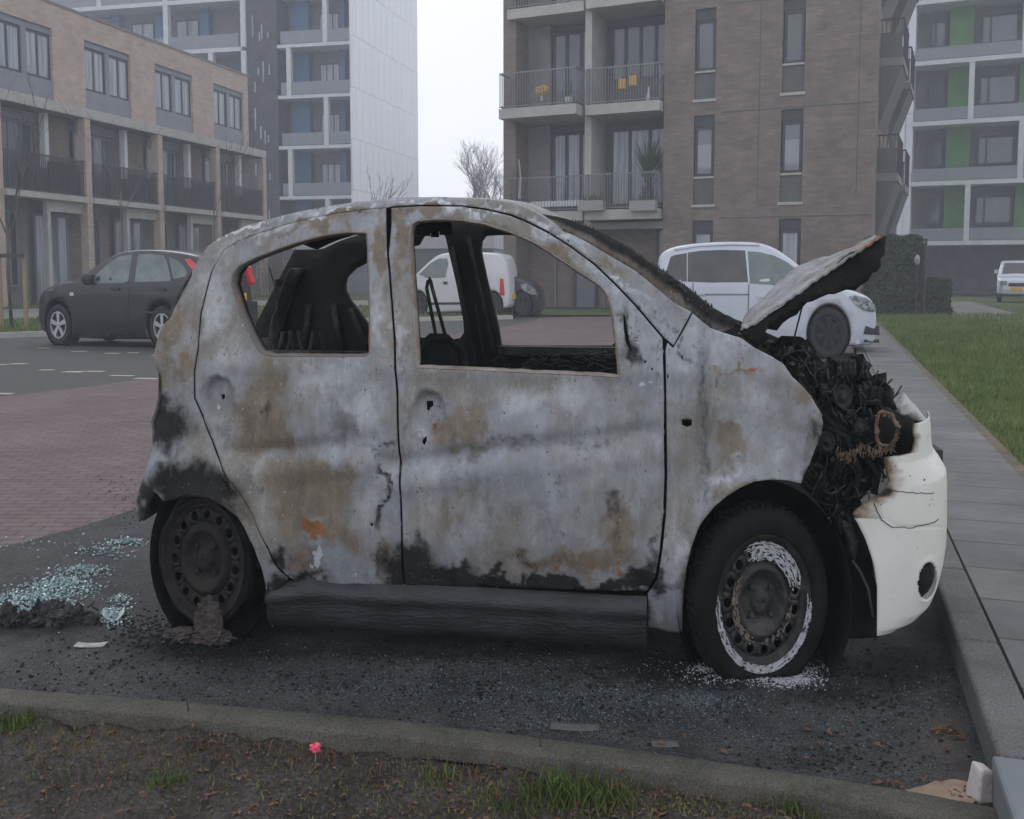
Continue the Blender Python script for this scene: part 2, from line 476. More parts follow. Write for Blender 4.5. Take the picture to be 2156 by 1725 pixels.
# pavement on the right with its kerb stones
SZ = .13
pl = [gp(2094.7,1570,SZ), gp(2018,1348.6,SZ)]
dx, dy = pl[1][0]-pl[0][0], pl[1][1]-pl[0][1]
dl = math.hypot(dx, dy); ux, uy = dx/dl, dy/dl
jl = [gp(2154.4,1456.6,SZ), gp(2040.7,1235,SZ)]
gl = [gp(2154,1004.5,SZ), gp(2084,929,SZ), gp(2019,861,SZ), gp(1938,783,SZ), gp(1888.7,733.7,SZ), gp(1857.5,702,SZ), gp(1838, 672, SZ)]
PAVDIR = math.degrees(math.atan2(gl[-1][0]-gl[0][0], gl[-1][1]-gl[0][1]))
fp = Frame(pl[0][0], pl[0][1], PAVDIR)      # x across the pavement, y along it
kw = fp.loc(*jl[0])[0]                       # kerb stone width
pvw = np.mean([fp.loc(*g)[0] for g in gl[:4]])
print('pavdir', PAVDIR, 'kerbw', kw, [fp.loc(*g) for g in gl], fp.loc(*jl[1]), fp.loc(*pl[1]))
pv = empty('pavement_base', fp); 
def fstrip(name, x0, x1, y0, y1, z0, z1, mat, bevel=0):
    b = MB(); b.box(x0, x1, y0, y1, z0, z1)
    o = b.build(name, mat); o.location = (fp.x, fp.y, 0); o.rotation_euler = (0,0,-fp.a)
    if bevel:
        md = o.modifiers.new('bevel', 'BEVEL'); md.width = bevel; md.segments = 3
    return tag(o, kind='structure')
bpy.data.objects.remove(pv)
fstrip('pavement', kw+.004, pvw, -2.2, 36, -.12, SZ-.004, M['tile'])
b = MB()
y = -.06
while y < 34:
    b.box(0, kw-.004, y, y+.992, -.12, SZ); y += 1.0
ks = b.build('pavement_kerb', M['kerbgrey']); ks.location = (fp.x, fp.y, 0); ks.rotation_euler = (0,0,-fp.a)
md = ks.modifiers.new('bevel', 'BEVEL'); md.width = .018; md.segments = 3
tag(ks, kind='structure')
b = MB(); b.box(-.02, kw+.3, -1.6, -.07, -.12, SZ+.004)
cs = b.build('corner_kerb', nmat('bluish_stone', (.13,.145,.16), .6, (.18,.2,.215), 3, bump=.2, stretch=(1,.3,1))); cs.location = (fp.x, fp.y, 0); cs.rotation_euler = (0,0,-fp.a)
md = cs.modifiers.new('bevel', 'BEVEL'); md.width = .012; md.segments = 2
tag(cs, kind='structure')

fstrip('lawn_edge', pvw+.002, pvw+.10, -2.2, 34, -.1, .118, nmat('lawn_edge_soil', (.085,.072,.05), .9, (.15,.13,.085), 6, bump=.5))
# lawn on the right
glx = [fp.world(pvw+.09, y)[:2] for y in (-3, 2, 8, 16, 24, 30)]
lawn = glx + [gp(1850, 668), gp(2156, 668), (24, 34), (30, 20), (12, 3), (5, .5)]
sheet('lawn', lawn, .09, M['lawn'], .35, fn=lambda x, y: .02*fbm(x, y))
# path beyond the lawn, grass past it
sheet('path', [gp(1995, 640), gp(2045, 640), gp(2160, 672), gp(2260, 700), gp(2200, 712), gp(2100, 680), gp(1840, 668), gp(1840, 663), gp(2010, 664)], .10, M['pathm'])
sheet('verge', [gp(2045,639), (60,52), (60,34), gp(2260,699), gp(2160,671)], .095, M['lawn'])
# far side: kerb, grass, path, grass
K1 = [(-300,724),(0,712),(100,708),(330,695),(530,682),(775,679),(1080,672)]
K2 = [(-300,694),(0,681),(330,664),(530,650),(775,649),(1080,649)]
K3 = [(-300,668),(0,658),(330,646),(530,637),(775,637),(1080,637)]
K4 = [(-300,640),(0,636),(330,628),(530,622),(775,622),(1080,620)]
def strip(name, A, B, z, mat):
    A = [gp(*p) for p in A]; B = [gp(*p) for p in B]
    return sheet(name, A + B[::-1], z, mat)
strip('far_verge', K1, K2, .10, M['lawn'])
strip('far_path', K2, K3, .104, M['pathm'])
strip('garden_verge', K3, K4, .108, M['lawn'])
b = MB()
kk = [gp(*p) for p in K1]
for p, q in zip(kk[:-1], kk[1:]):
    ex, ey = q[0]-p[0], q[1]-p[1]; L = math.hypot(ex, ey); nx, ny = -ey/L, ex/L
    b.flat([p, q, (q[0]+nx*.16, q[1]+ny*.16), (p[0]+nx*.16, p[1]+ny*.16)], -.02, .125)
tag(b.build('far_kerb', M['concrete']), kind='structure')
strip('building_verge', [(1080,668),(1320,666),(1600,667),(1850,668)], [(1080,655),(1320,654),(1600,655),(1850,657)], .05, M['lawn'])

# pale tiles that mark the bays in the far lane
tl = [(92,733),(166,740),(236,744),(280,743),(332,748),(2,768),(38,766),(98,779),(155,783),(200,782),(257,791),(308,797),(8,829),(-60,760),(-90,822)]
for k, (u, v) in enumerate(tl):
    x, y = gp(u, v)
    ob = MB().box(-.17, .17, -.09, .09, 0, .004).build('bay_marking', M['mark'] if 'mark' in M else nmat('worn_white_tile', (.45,.42,.37), .7, (.30,.24,.22), 3), loc=(x, y, -.004))
    M['mark'] = ob.data.materials[0]
    ob.rotation_euler = (0,0,R(-8))
    ob.scale = (random.uniform(.6,1.1), random.uniform(.7,1.1), 1)
    tag(ob, kind='structure')

# ------------------------------------------------------------ buildings
def window_part(parent, a0, a1, z0, z1, y, nv, frame_m, glass_m, ft=.06, dep=.06, sills=None, mull=None):
    """a window: frame and mullions as one mesh, its glazing as a child. y = plane of the glass (grows into the building)"""
    b = MB()
    if mull is None: mull = [i/nv for i in range(1, nv)]
    b.box(a0, a1, y-dep, y+.0, z1-ft*1.3, z1); b.box(a0, a1, y-dep, y+.0, z0, z0+ft*1.3)
    b.box(a0, a0+ft, y-dep+.002, y, z0+ft*1.3, z1-ft*1.3); b.box(a1-ft, a1, y-dep+.002, y, z0+ft*1.3, z1-ft*1.3)
    for f in mull:
        x = a0 + (a1-a0)*f
        b.box(x-ft*.6, x+ft*.6, y-dep+.002, y, z0+ft*1.3, z1-ft*1.3)
    o = b.build('window', frame_m, parent)
    g = MB(); g.box(a0+ft*.5, a1-ft*.5, y-dep*.4, y+.01, z0+ft, z1-ft)
    g.build('pane', glass_m, o)
    return o

def part(name, boxes, mat, parent):
    b = MB()
    for q in boxes: b.box(*q)
    return b.build(name, mat, parent)

# --- terrace of brick houses on the left
ft = Frame(-21.3, 40.3, -75.0)
te = empty('brick_terrace', ft)
tag(te, 'three storey terrace of buff brick houses with concrete band and dark balcony railings', 'building')
def ta(u, t=1.0, v=300): return ft.hit(u, v, t)[0]
def tz(u, v, t=1.0): return ft.hit(u, v, t)[1]
zroof = tz(300, 80, 1.0); zband = tz(0, 185, 0.0); zband0 = tz(0, 208, 0.0)
zslab = tz(10, 397, 0.0)
aend_lo = ta(560, 0.0); aend_up = ta(524, 1.0)
print('terrace', zroof, zband, zband0, zslab, aend_lo, aend_up)
sets = [(-40,120),(184,279),(330,408),(452,514)]
wins = [(ta(a), ta(b)) for a, b in sets]
# keep the spacing regular: extend to the left with the mean pitch
pitch = (wins[3][0]-wins[1][0])/2
wz1 = tz(184, 86); wz0 = tz(184, 190)
A0 = wins[1][0]-4*pitch
ups = [(A0-2, wins[0][0])] if False else []
edges = sorted([wins[1][0]-k*pitch for k in (1,2,3)])
ww = np.mean([wins[i][1]-wins[i][0] for i in (1,2,3)])
allw = [(e, e+ww) for e in edges] + wins[1:]
# top floor brick wall made of piers, head strip and nothing behind the window bays
boxes = [(A0-3, aend_up, 1.0, 9, wz1, zroof)]
prev = A0-3
for a, b_ in allw:
    boxes.append((prev, a, 1.0, 9, zband, wz1)); prev = b_
boxes.append((prev, aend_up, 1.0, 9, zband, wz1))
part('upper_wall', boxes, M['brickL'], te)
part('back_core', [(A0-3, aend_up-.01, 1.5, 8.9, 0, zroof-.3)], M['soffit'], te)
part('roof_edge', [(A0-3, aend_up+.05, .96, 1.3, zroof+.002, zroof+.12)], M['greyconc'], te)
for a, b_ in allw:
    part('window_head', [(a, b_, 1.10, 1.4, wz1-.28, wz1-.002)], M['panel'], te)
    part('spandrel', [(a+.002, b_-.002, 1.07, 1.4, zband+.01, wz0)], M['panel'], te)
    w1 = (b_-a)
    window_part(te, a+.02, a+w1*.46, wz0, wz1-.29, 1.2, 2, M['darkframe'], M['curtain'], .09)
    window_part(te, a+w1*.54, b_-.02, wz0, wz1-.29, 1.2, 2, M['darkframe'], M['curtain'], .09)
    part('centre_post', [(a+w1*.46, a+w1*.54, 1.06, 1.3, wz0+.002, wz1-.30)], M['panel'], te)
# projecting concrete frame: band, slabs, brick pillars
part('concrete_band', [(A0-3, aend_lo, 0.0, 1.0, zband0, zband)], M['concrete'], te)
part('soffit', [(A0-3, aend_lo, 0.05, 1.0, zband0-.03, zband0-.002)], M['soffit'], te)
pil = [ta(186, 0), ta(338, 0), ta(459, 0), aend_lo-.2]
pp = pil[2]-pil[1]; pil = [pil[0]-pp, pil[0]-2*pp] + pil
print('pillars', pil, 'pitch', pitch)
for p_ in pil:
    part('pillar', [(p_-.19, p_+.19, .02, .42, 0, zband0-.034)], M['brickL'], te)
zr1 = zslab + 1.62
for i, p_ in enumerate(sorted(pil)[:-1]):
    q_ = sorted(pil)[i+1]
    part('balcony_slab', [(p_+.19, q_-.19, -.12, 1.0, zslab-.26, zslab)], M['concrete'], te)
    # first floor: recessed glazing and brick, white downpipe-like mullion
    g0, g1 = p_+.45, p_+(q_-p_)*.60
    zt = zband0-.05
    part('lintel', [(g0, g1, 1.1, 1.5, zt-.42, zt)], M['panel'], te)
    window_part(te, g0, g1, zslab+.02, zt-.43, 1.25, 4, M['frame'], M['glass'], .11)
    part('white_post', [(g1+.02, g1+.26, .55, .85, zslab+1.2, zt)], M['white'], te)
    part('recess_wall', [(g1, q_+.02, 1.08, 1.5, zslab, zt)], M['brickC'], te)
    b = MB()
    x = p_+.22
    while x < q_-.2:
        b.box(x, x+.025, .10, .13, zslab+.08, zr1); x += .115
    b.box(p_+.2, q_-.2, .09, .14, zr1, zr1+.06); b.box(p_+.2, q_-.2, .09, .14, zslab+.05, zslab+.1)
    b.build('balcony_railing', M['rail'], te)
    part('balcony_screen', [(g1-.1, q_-.25, .30, .34, zslab+.04, zr1-.12-.1*random.random())], M['rail'], te)
    # ground floor: white framed door, brick, window
    zc = zslab-.27
    part('ground_wall', [(p_+.0, g1-.4, 1.3, 1.6, 0, zc-.002)], M['soffit'] if i % 2 else M['brickC'], te)
    part('porch_frame', [(g1-.35, g1-.15, .25, .5, 0, zc), (g1-.148, q_-.2, .25, .5, zc-.5, zc-.003)], M['concrete'], te)
    window_part(te, g1-.1, q_-.1, 0.1, zc-.52, 1.25, 3, M['frame'], M['curtain'], .12)
    window_part(te, p_+1.2, p_+2.2, .9, zc-.5, 1.27, 2, M['frame'], M['glassdark'], .1)

# --- white framed tower, far left centre (front with staggered posts and blue panels, blank white side)
fb = Frame(-12.8, 81.0, 13.5)
tw = empty('white_grid_tower', fb)
tag(tw, 'misty tower with staggered white grid, blue panels and a blank white side wall', 'building')
def ba(u, t=0, v=200): return fb.hit(u, v, t)[0]
rows = [fb.hit(755, v)[1] for v in (415, 307, 199, 91)]
fh = (rows[3]-rows[0])/3
zs = [rows[0]+k*fh for k in range(-2, 8)]
TOP = zs[-1]+.4
xl = ba(60); xa = ba(515); xb = ba(592); 
side = 15.5
print('tower', rows, fh, TOP, xl, xa, xb)
m = brick_mat('white_cladding', (.80,.81,.86), (.78,.79,.85), (.52,.53,.60), 1.45, fh, 'XZ', var=.04, bump=.2, rough=.5, msize=.012)
M['whitepanel'] = m
part('side_wall', [(-.35, 0, -.45, side, 0, TOP)], m, tw)
part('core', [(xl, -.36, 2.0, side-.01, 0, TOP-.3)], M['soffit'], tw)
part('shaft', [(xa+.4, xb-.2, -.2, 2.0, 0, TOP)], M['brickdark'], tw)
b = MB()
for k, zz in enumerate(zs):
    for j in range(4):
        x = xa + .8 + j*(xb-xa-1.6)/4 + random.uniform(0,.3)
        h0 = random.uniform(.3, 2.2)
        b.box(x, x+.11, -.23, -.19, zz+h0, zz+h0+random.uniform(.5,1.9))
b.build('slit_window', M['curtain'], tw)
posts_a = [ba(220), ba(358), ba(450), ba(519)]
for k, zz in enumerate(zs):
    # right hand bay
    part('floor_slab', [(xb-.1, -.36, -.42, 1.98, zz-.14, zz+.14)], M['white'], tw)
    px_ = ba(690) if k % 2 == 1 else ba(613)
    part('white_post', [(px_-.2, px_+.2, -.40, .0, zz+.142, zz+fh-.142)], M['white'], tw)
    part('blue_panel', [(xb+.3, xb+2.0, 1.2, 1.9, zz+.142, zz+fh-.145)], M['blue'], tw)
    part('blue_panel', [(ba(712)-.35, ba(712)+.1, 1.2, 1.9, zz+.142, zz+fh-.145)], M['blue'], tw)
    window_part(tw, ba(658), ba(700), zz+1.1, zz+3.0, 1.6, 3, M['darkframe'], M['curtain'], .08)
    window_part(tw, ba(724), -.5, zz+.9, zz+3.1, 1.6, 2, M['darkframe'], M['glass'], .08)
    b = MB(); b.box(xb+.2, -.38, -.36, -.32, zz+.2, zz+1.2)
    b.build('balustrade', M['panel'], tw)
    # left hand bays
    if k >= 3:
        part('floor_slab', [(xl, xa, -.42, 1.98, zz-.17, zz+.17)], M['white'], tw)
        for j, p_ in enumerate(posts_a):
            if j in (1, 3) or (k+j) % 2 == 0:
                part('white_post', [(p_-.22, p_+.22, -.40, .1, zz+.172, zz+fh-.172)], M['white'], tw)
        x = xl
        while x < xa-4:
            window_part(tw, x+.8, x+3.0, zz+.9, zz+3.2, 1.6, 2, M['darkframe'], M['curtain'], .09)
            part('blue_panel', [(x+3.3, x+4.1, 1.3, 1.9, zz+.175, zz+fh-.175)], M['blue'], tw)
            x += 4.4
        part('balustrade', [(xl, xa-.3, -.34, -.3, zz+.2, zz+1.3)], M['panel'], tw)

# --- brick apartment block in the middle
fa = Frame(-.38, 43.4, 25.0)
ap = empty('brick_apartment_block', fa)
tag(ap, 'brown brick apartment block with recessed balconies and tall narrow windows, behind the silver car', 'building')
def aa(u, v=300, t=0): return fa.hit(u, v, t)[0]
def az(u, v, t=0): return fa.hit(u, v, t)[1]
wid = aa(1845, 200)
TOPA = 23.0
x1 = aa(1086); x2 = aa(1231); x3 = aa(1245); x4 = aa(1397)
zf = [az(1310, 442), az(1310, 220)]            # tops of two balcony slabs on the right bay
fh2 = zf[1]-zf[0]
# window columns on the right part
colw = [(aa(1463,120), aa(1507,120)), (aa(1648,100), aa(1695,100))]
wz = [(az(1485,18), az(1485,152), az(1485,211))]
sill = [az(1477,433), az(1483,211)]
fhw = sill[1]-sill[0]
print('apt', wid, x1, x2, x3, x4, zf, fh2, colw, wz, fhw)
nfl = 5
base = sill[0]-fhw*2
# brick wall as pieces around the window openings and the balcony recess
bx = []
opn = []
for f in range(6):
    s0 = sill[0] + (f-1)*fhw
    opn.append((s0, s0+(wz[0][0]-wz[0][2])))
bx.append((0, x1, 0, 14, 0, TOPA))
b0 = zf[0]-.8
bx.append((x4, colw[0][0], 0, 14, 0, TOPA))
bx.append((colw[0][1], colw[1][0], 0, 14, 0, TOPA))
bx.append((colw[1][1], wid, 0, 14, 0, TOPA))
for c in colw:
    z = 0
    for s0, s1 in opn:
        if s0 > z and s0 < TOPA: bx.append((c[0], c[1], .0, 14, z, s0))
        z = s1
    if z < TOPA: bx.append((c[0], c[1], 0, 14, z, TOPA))
part('brick_wall', bx, M['brickC'], ap)
gr = []
for x in (aa(1600,100), aa(1810,100)): gr.append((x, x+.03, -.012, .0, 4.4, TOPA))
for s0, s1 in opn: gr.append((colw[0][1]+.3, wid-.1, -.011, .0, s0-.55, s0-.50))
part('expansion_joint', gr, M['olive'], ap)
for c in colw:
    for k, (s0, s1) in enumerate(opn):
        if s1 > TOPA: continue
        zm = s0 + (wz[0][1]-wz[0][2])
        if k == 0: zm = s0 + .0; 
        gm = [M['glassdark'], M['blind'], M['glass'], M['curtain']][(k + (c is colw[1])) % 4]
        if k == 0: gm = M['curtain']
        if k == 1: gm = M['blind']
        if k == 2: gm = M['glass']
        part('infill_panel', [(c[0]+.002, c[1]-.002, .10, .3, s0+.06, zm+.001)] if k else [(c[0]+.002, c[1]-.002, .10, .3, s0+.02, s0+.1)], M['olive'], ap)
        part('head_panel', [(c[0]+.002, c[1]-.002, .09, .3, s1-.42, s1-.002)], M['darkframe'], ap)
        window_part(ap, c[0]+.04, c[1]-.04, zm+.05, s1-.43, .16, 1, M['darkframe'], gm, .10)
        part('sill', [(c[0]-.06, c[1]+.06, -.05, .1, s0-.07, s0+.04), (c[0]-.0, c[1]+.0, .03, .12, zm-.02, zm+.06)], M['concrete'], ap)
# balcony recess
part('recess_back', [(x1, x4, 1.9, 13, b0, TOPA)], M['soffit'], ap)
part('pier', [(x2, x3, .0, 1.9, b0+.2, TOPA)], M['concrete'], ap)
part('ground_recess', [(x1, x4, 1.6, 13, 0, b0-.002)], M['brickC'], ap)
part('canopy', [(x1-.2, x4+.3, .02, 1.7, b0, b0+.28)], M['greyconc'], ap)
bal = []
def balcony(xa_, xb_, z, proj):
    r = part('balcony', [(xa_, xb_, -proj, 1.88, z-.42, z)], M['concrete'], ap)
    b = MB(); n = int((xb_-xa_)/.12)
    for i in range(n+1):
        x = xa_+.04+(xb_-xa_-.08)*i/n
        b.box(x-.012, x+.012, -proj+.02, -proj+.045, z+.1, z+1.45)
    b.box(xa_+.02, xb_-.02, -proj+.01, -proj+.055, z+1.45, z+1.50); b.box(xa_+.02, xb_-.02, -proj+.01, -proj+.055, z+.06, z+.1)
    for yy in (-proj+.03, ):
        for zz in (z+.06, z+1.45):
            b.box(xa_+.02, xa_+.06, yy, .0, zz, zz+.05); b.box(xb_-.06, xb_-.02, yy, .0, zz, zz+.05)
    for k in range(int(proj/.14)):
        for x in (xa_+.03, xb_-.05): b.box(x, x+.02, -proj+.14*(k+1), -proj+.16+.14*k, z+.1, z+1.45)
    b.build('railing', M['railgrey'], r)
    return r
lv = []
for k in range(-1, 4):
    z = zf[0] + fh2*(k)
    if z < b0+.3 and k < 0: continue
    balcony(x3-.12, x4-.05, z, .45)
    balcony(x1-.30, x2+.02, z+(.35 if k % 2 else .0)*0+.0, 1.1 if k % 2 else .25)
    # glazing behind
    zt = z+fh2-.75
    window_part(ap, x1+1.15, x2-.05, z+.25 if k % 2 == 0 else z+.2, zt, 1.5, 3, M['darkframe'], M['curtain'] if k % 2 == 0 else M['glass'], .13)
    window_part(ap, x3+.35, x4-.12, z+1.2 if k % 2 else z+.2, zt, 1.5, 4 if k % 2 else 3, M['darkframe'], M['glass'] if k % 2 else M['curtain'], .12)
    if k % 2: part('infill_panel', [(x3+.35, x4-.12, 1.42, 1.6, z+.01, z+1.2)], M['olive'], ap)
    part('side_cheek', [(x1+.02, x1+1.1, 1.3, 1.89, z+.01, z+fh2-.45)], M['greyconc'], ap)
# ground floor doors and windows
window_part(ap, aa(1362,480), aa(1400,480), 1.2, 3.9, 1.5, 1, M['darkframe'], M['glass'], .1)
part('door', [(aa(1188,640), aa(1228,640), 1.45, 1.6, 0, 3.1)], M['frame'], ap)
part('door_frame', [(aa(1188,640)-.12, aa(1188,640)-.002, 1.40, 1.6, 0, 3.2), (aa(1228,640)+.002, aa(1228,640)+.1, 1.40, 1.6, 0, 3.2)], M['darkframe'], ap)
part('drainpipe', [(aa(1140,560), aa(1140,560)+.1, 1.46, 1.58, 0, 4.2)], M['railgrey'], ap)
part('drainpipe', [(aa(1246,600), aa(1246,600)+.08, 1.46, 1.58, 0, 4.2)], M['railgrey'], ap)
# side wall balconies, stepping out to the right past the corner
for k in range(6):
    z = zf[0] + fh2*(k-1) + 1.2
    pr = [.7, .75, .85, .9, 1.05, 1.15][k]
    for yy in (1.2, 6.5):
        o = part('side_balcony', [(wid, wid+pr, yy, yy+3.2, z-.30, z)], M['greyconc'], ap)
        b = MB()
        b.box(wid+pr-.05, wid+pr, yy, yy+3.2, z+1.42, z+1.48)
        b.box(wid, wid+pr, yy, yy+.05, z+1.42, z+1.48); b.box(wid, wid+pr, yy+.0, yy+.03, z+.9, z+.94)
        x = wid+.05
        while x < wid+pr: b.box(x, x+.025, yy+.01, yy+.035, z, z+1.42); x += .14
        for j in range(22): b.box(wid+pr-.04, wid+pr-.015, yy+.1+j*.145, yy+.125+j*.145, z, z+1.42)
        b.build('railing', M['rail'], o)
        part('balcony_wedge', [], M['olive'], o) if False else None
        q = MB().prism([(wid, z-.302), (wid+pr*.95, z-.302), (wid, z-2.6)], yy+.02, yy+3.0).build('bracket', M['olive'], o)
        MB().box(wid+.002, wid+pr-.06, yy-.012, yy-.0005, z+.02, z+.95).build('screen', M['olive'], o)

# --- green and white block on the right
xg = 837/2040*68.
fg = Frame(xg, 68.0, 25.0)
gb = empty('green_panel_block', fg)
tag(gb, 'tall dark block with white grid frame and bright green panels, on the right edge', 'building')
def ga(u, v=300, t=0): return fg.hit(u, v, t)[0]
grow = [fg.hit(1916, v)[1] for v in (513, 392, 266, 138)]
fh3 = (grow[3]-grow[0])/3
print('green', grow, fh3, ga(2156))
gz = [grow[0]+k*fh3 for k in range(0, 8)]
GT = gz[-1]+.3
L0 = ga(1921)
W2 = ga(2400)
part('end_wall', [(ga(1893,200), ga(1908,200), -.3, 12, 2.2, GT), (ga(1908,200)+.02, L0, -.1, 12, 0, GT)], M['whitepanel'], gb)
part('core', [(L0, W2, 2.2, 12, 0, GT)], M['soffit'], gb)
part('ground_floor_wall', [(L0, W2, 2.0, 2.19, 0, grow[0]-.2)], M['brickdark'], gb)
part('plinth', [(L0+.5, L0+1.2, .5, 1.9, 0, .5)], M['white'], gb)
pa = ga(2045, 200, 0); pb = ga(2150, 300, 0)
for k, zz in enumerate(gz):
    part('floor_slab', [(L0, W2, -.35, 2.18, zz-.15, zz+.15)], M['white'], gb)
    xs = [pa] if k % 2 == 0 else [pb, pb+6.2]
    if k % 2 == 0: xs += [pa+7.5]
    for x in xs:
        part('white_post', [(x-.17, x+.17, -.33, .1, zz+.152, zz+fh3-.152)], M['white'], gb)
    part('green_panel', [(ga(1992,300,1.4), ga(2042,300,1.4), 1.25, 1.8, zz+.153, zz+fh3-.153)], M['green'], gb)
    part('green_panel', [(ga(2142,300,1.4), ga(2180,300,1.4), 1.25, 1.8, zz+.153, zz+fh3-.153)], M['green'], gb)
    window_part(gb, L0+.9, ga(1985,300,1.4), zz+1.3, zz+fh3-.9, 1.7, 2, M['darkframe'], M['glass'], .12, mull=[.3])
    window_part(gb, ga(2058,300,1.4), ga(2136,300,1.4), zz+1.3, zz+fh3-.8, 1.7, 2, M['darkframe'], M['glass'], .12, mull=[.25])
    part('balustrade', [(L0+.1, W2, -.3, -.26, zz+.2, zz+1.0)], M['panel'], gb)

# --- low grey building seen between the cars
fl = Frame(-15.6, 66, 10)
lb = empty('low_grey_building', fl)
tag(lb, 'low grey building with pale fascia beyond the hatchback', 'building')
part('wall', [(0, 14.6, 0, 8, 0, 3.1)], M['panel'], lb)
part('fascia', [(-.1, 14.7, -.2, 8, 3.102, 4.2)], M['white'], lb)
part('garage_door', [(9.2, 13.4, -.05, .0, 0, 2.9)], M['frame'], lb)

# ------------------------------------------------------------ ordinary vehicles
M['tyre'] = nmat('rubber', (.018,.018,.019), .85, (.03,.03,.031), 9)
M['rimsilver'] = nmat('alloy', (.42,.43,.45), .35, (.55,.56,.58), 5, metal=.8)
M['rimdark'] = nmat('dark_steel', (.05,.052,.055), .5, (.08,.08,.085), 5, metal=.4)
M['plastic'] = nmat('black_plastic', (.02,.021,.022), .6, (.035,.035,.036), 6)
M['carglass'] = nmat('car_glass', (.10,.14,.135), .05, (.17,.22,.21), 2.5, detail=3, spec=.8)
M['tinted'] = nmat('tinted_glass', (.030,.032,.036), .06, (.06,.062,.068), 2, detail=3, spec=.8)
M['redlens'] = nmat('red_lens', (.55,.02,.03), .2, (.7,.05,.06), 5, coat=.6)
M['lens'] = nmat('clear_lens', (.35,.36,.38), .12, (.10,.10,.11), 22, detail=2, metal=.3, coat=.8)
M['plate'] = nmat('yellow_plate', (.75,.42,.03), .5, (.8,.48,.05), 4)

def notch(P, cs, cz, r):
    ins = [((s-cs)/r)**2 + ((z-cz)/(r*K))**2 < 1 for s, z in P]
    if not any(ins) or all(ins): return P
    n = len(P); k0 = next(i for i in range(n) if not ins[i] and ins[(i+1) % n])
    Q = [P[(k0+i) % n] for i in range(n)]; I = [ins[(k0+i) % n] for i in range(n)]
    e = max(i for i in range(n) if I[i])
    a0 = math.atan2((Q[0][1]-cz)/K, Q[0][0]-cs); a1 = math.atan2((Q[(e+1) % n][1]-cz)/K, Q[(e+1) % n][0]-cs)
    up = math.pi/2
    d0 = (a0-up+math.pi) % (2*math.pi) - math.pi; d1 = (a1-up+math.pi) % (2*math.pi) - math.pi
    arc = [(cs+r*math.cos(up+d0+(d1-d0)*t/28), cz+r*K*math.sin(up+d0+(d1-d0)*t/28)) for t in range(29)]
    return [Q[0]] + arc + Q[e+1:]

def loft_car(parent, fr, outline_px, W, t_plane, mat, tumble=.30, belt=1.3, endcurve=.22, name='body', z_off=0, scale=1.0, px=True, sp=.12, arches=None):
    """closed car body: side outline, leaning glasshouse, rounded plan at nose and tail"""
    P = [fr.hit(u, v, t_plane) for u, v in outline_px] if px else outline_px
    P = densify(smooth_loop(P, 1), .05)
    for (as_, az_, ar_) in arches or []:
        P = notch(P, as_, az_, ar_)
    s0 = min(p[0] for p in P); s1 = max(p[0] for p in P)
    cx = (s0+s1)/2; cz = (min(p[1] for p in P)+max(p[1] for p in P))/2
    V, T = tri_fill(P, [], sp)
    nb = len(densify(P, sp))
    def tt(s, z):
        t = 0
        if z > belt: t += (z-belt)*tumble
        if z < .5: t += (.5-z)*.12
        e = abs(s-cx)/((s1-s0)/2)
        t += endcurve*max(0, (e-.62)/.38)**2.6
        return t
    B = densify(P, sp)
    rings = []
    # lateral stations: inset of the outline and lateral position
    Bi = np.array(B)
    c = np.array([cx, cz])
    def ring(ins, f, side_):
        Q = np.array(inset(B, ins)) if ins else Bi
        out = []
        for (s, z) in Q:
            t = tt(s, z) + f
            if side_: t = W - t
            out.append((s, t, z))
        return out
    verts, faces = [], []
    near = [(s, tt(s, z) , z) for s, z in V]
    far = [(s, W-tt(s, z), z) for s, z in V]
    # pull the cap in slightly
    sidepts = V
    # cap near
    n0 = 0
    # scale cap boundary inward for a soft shoulder
    Vin = []
    Bset = np.array(inset(B, .045))
    for i, (s, z) in enumerate(V):
        d = np.hypot(Bi[:,0]-s, Bi[:,1]-z); j = d.argmin()
        if d[j] < 1e-5: s, z = Bset[j]
        Vin.append((s, z))
    verts += [(s, tt(s, z), z) for s, z in Vin]
    faces += [tuple(t) for t in T]
    nV = len(V)
    verts += [(s, W-tt(s, z), z) for s, z in Vin]
    faces += [(t[0]+nV, t[2]+nV, t[1]+nV) for t in T]
    nB = len(B)
    idx = []
    for (s, z) in B:
        d = np.hypot(V[:,0]-s, V[:,1]-z); idx.append(int(d.argmin()))
    stations = [(.030, .012, 0), (.012, .045, 0), (0, .12, 0), (-.012, .35*W, 0), (0, .12, 1), (.012, .045, 1), (.030, .012, 1)]
    prev = idx
    for ins, f, sd in stations:
        Q = inset(B, ins)
        st = len(verts)
        for (s, z) in Q:
            if f > .3: t = W/2
            else: t = tt(s, z)+f
            if sd: t = W - t
            verts.append((s, t, z))
        cur = list(range(st, st+nB))
        for k in range(nB):
            faces.append((prev[k], cur[k], cur[(k+1)%nB], prev[(k+1)%nB]))
        prev = cur
    cur = [i+nV for i in idx]
    for k in range(nB):
        faces.append((prev[k], cur[k], cur[(k+1)%nB], prev[(k+1)%nB]))
    o = mesh_obj(name, verts, faces, mat, parent, smooth=True)
    import bmesh
    bm = bmesh.new(); bm.from_mesh(o.data); bmesh.ops.recalc_face_normals(bm, faces=bm.faces); bm.to_mesh(o.data); bm.free()
    for p in o.data.polygons: p.use_smooth = True
    return o, tt

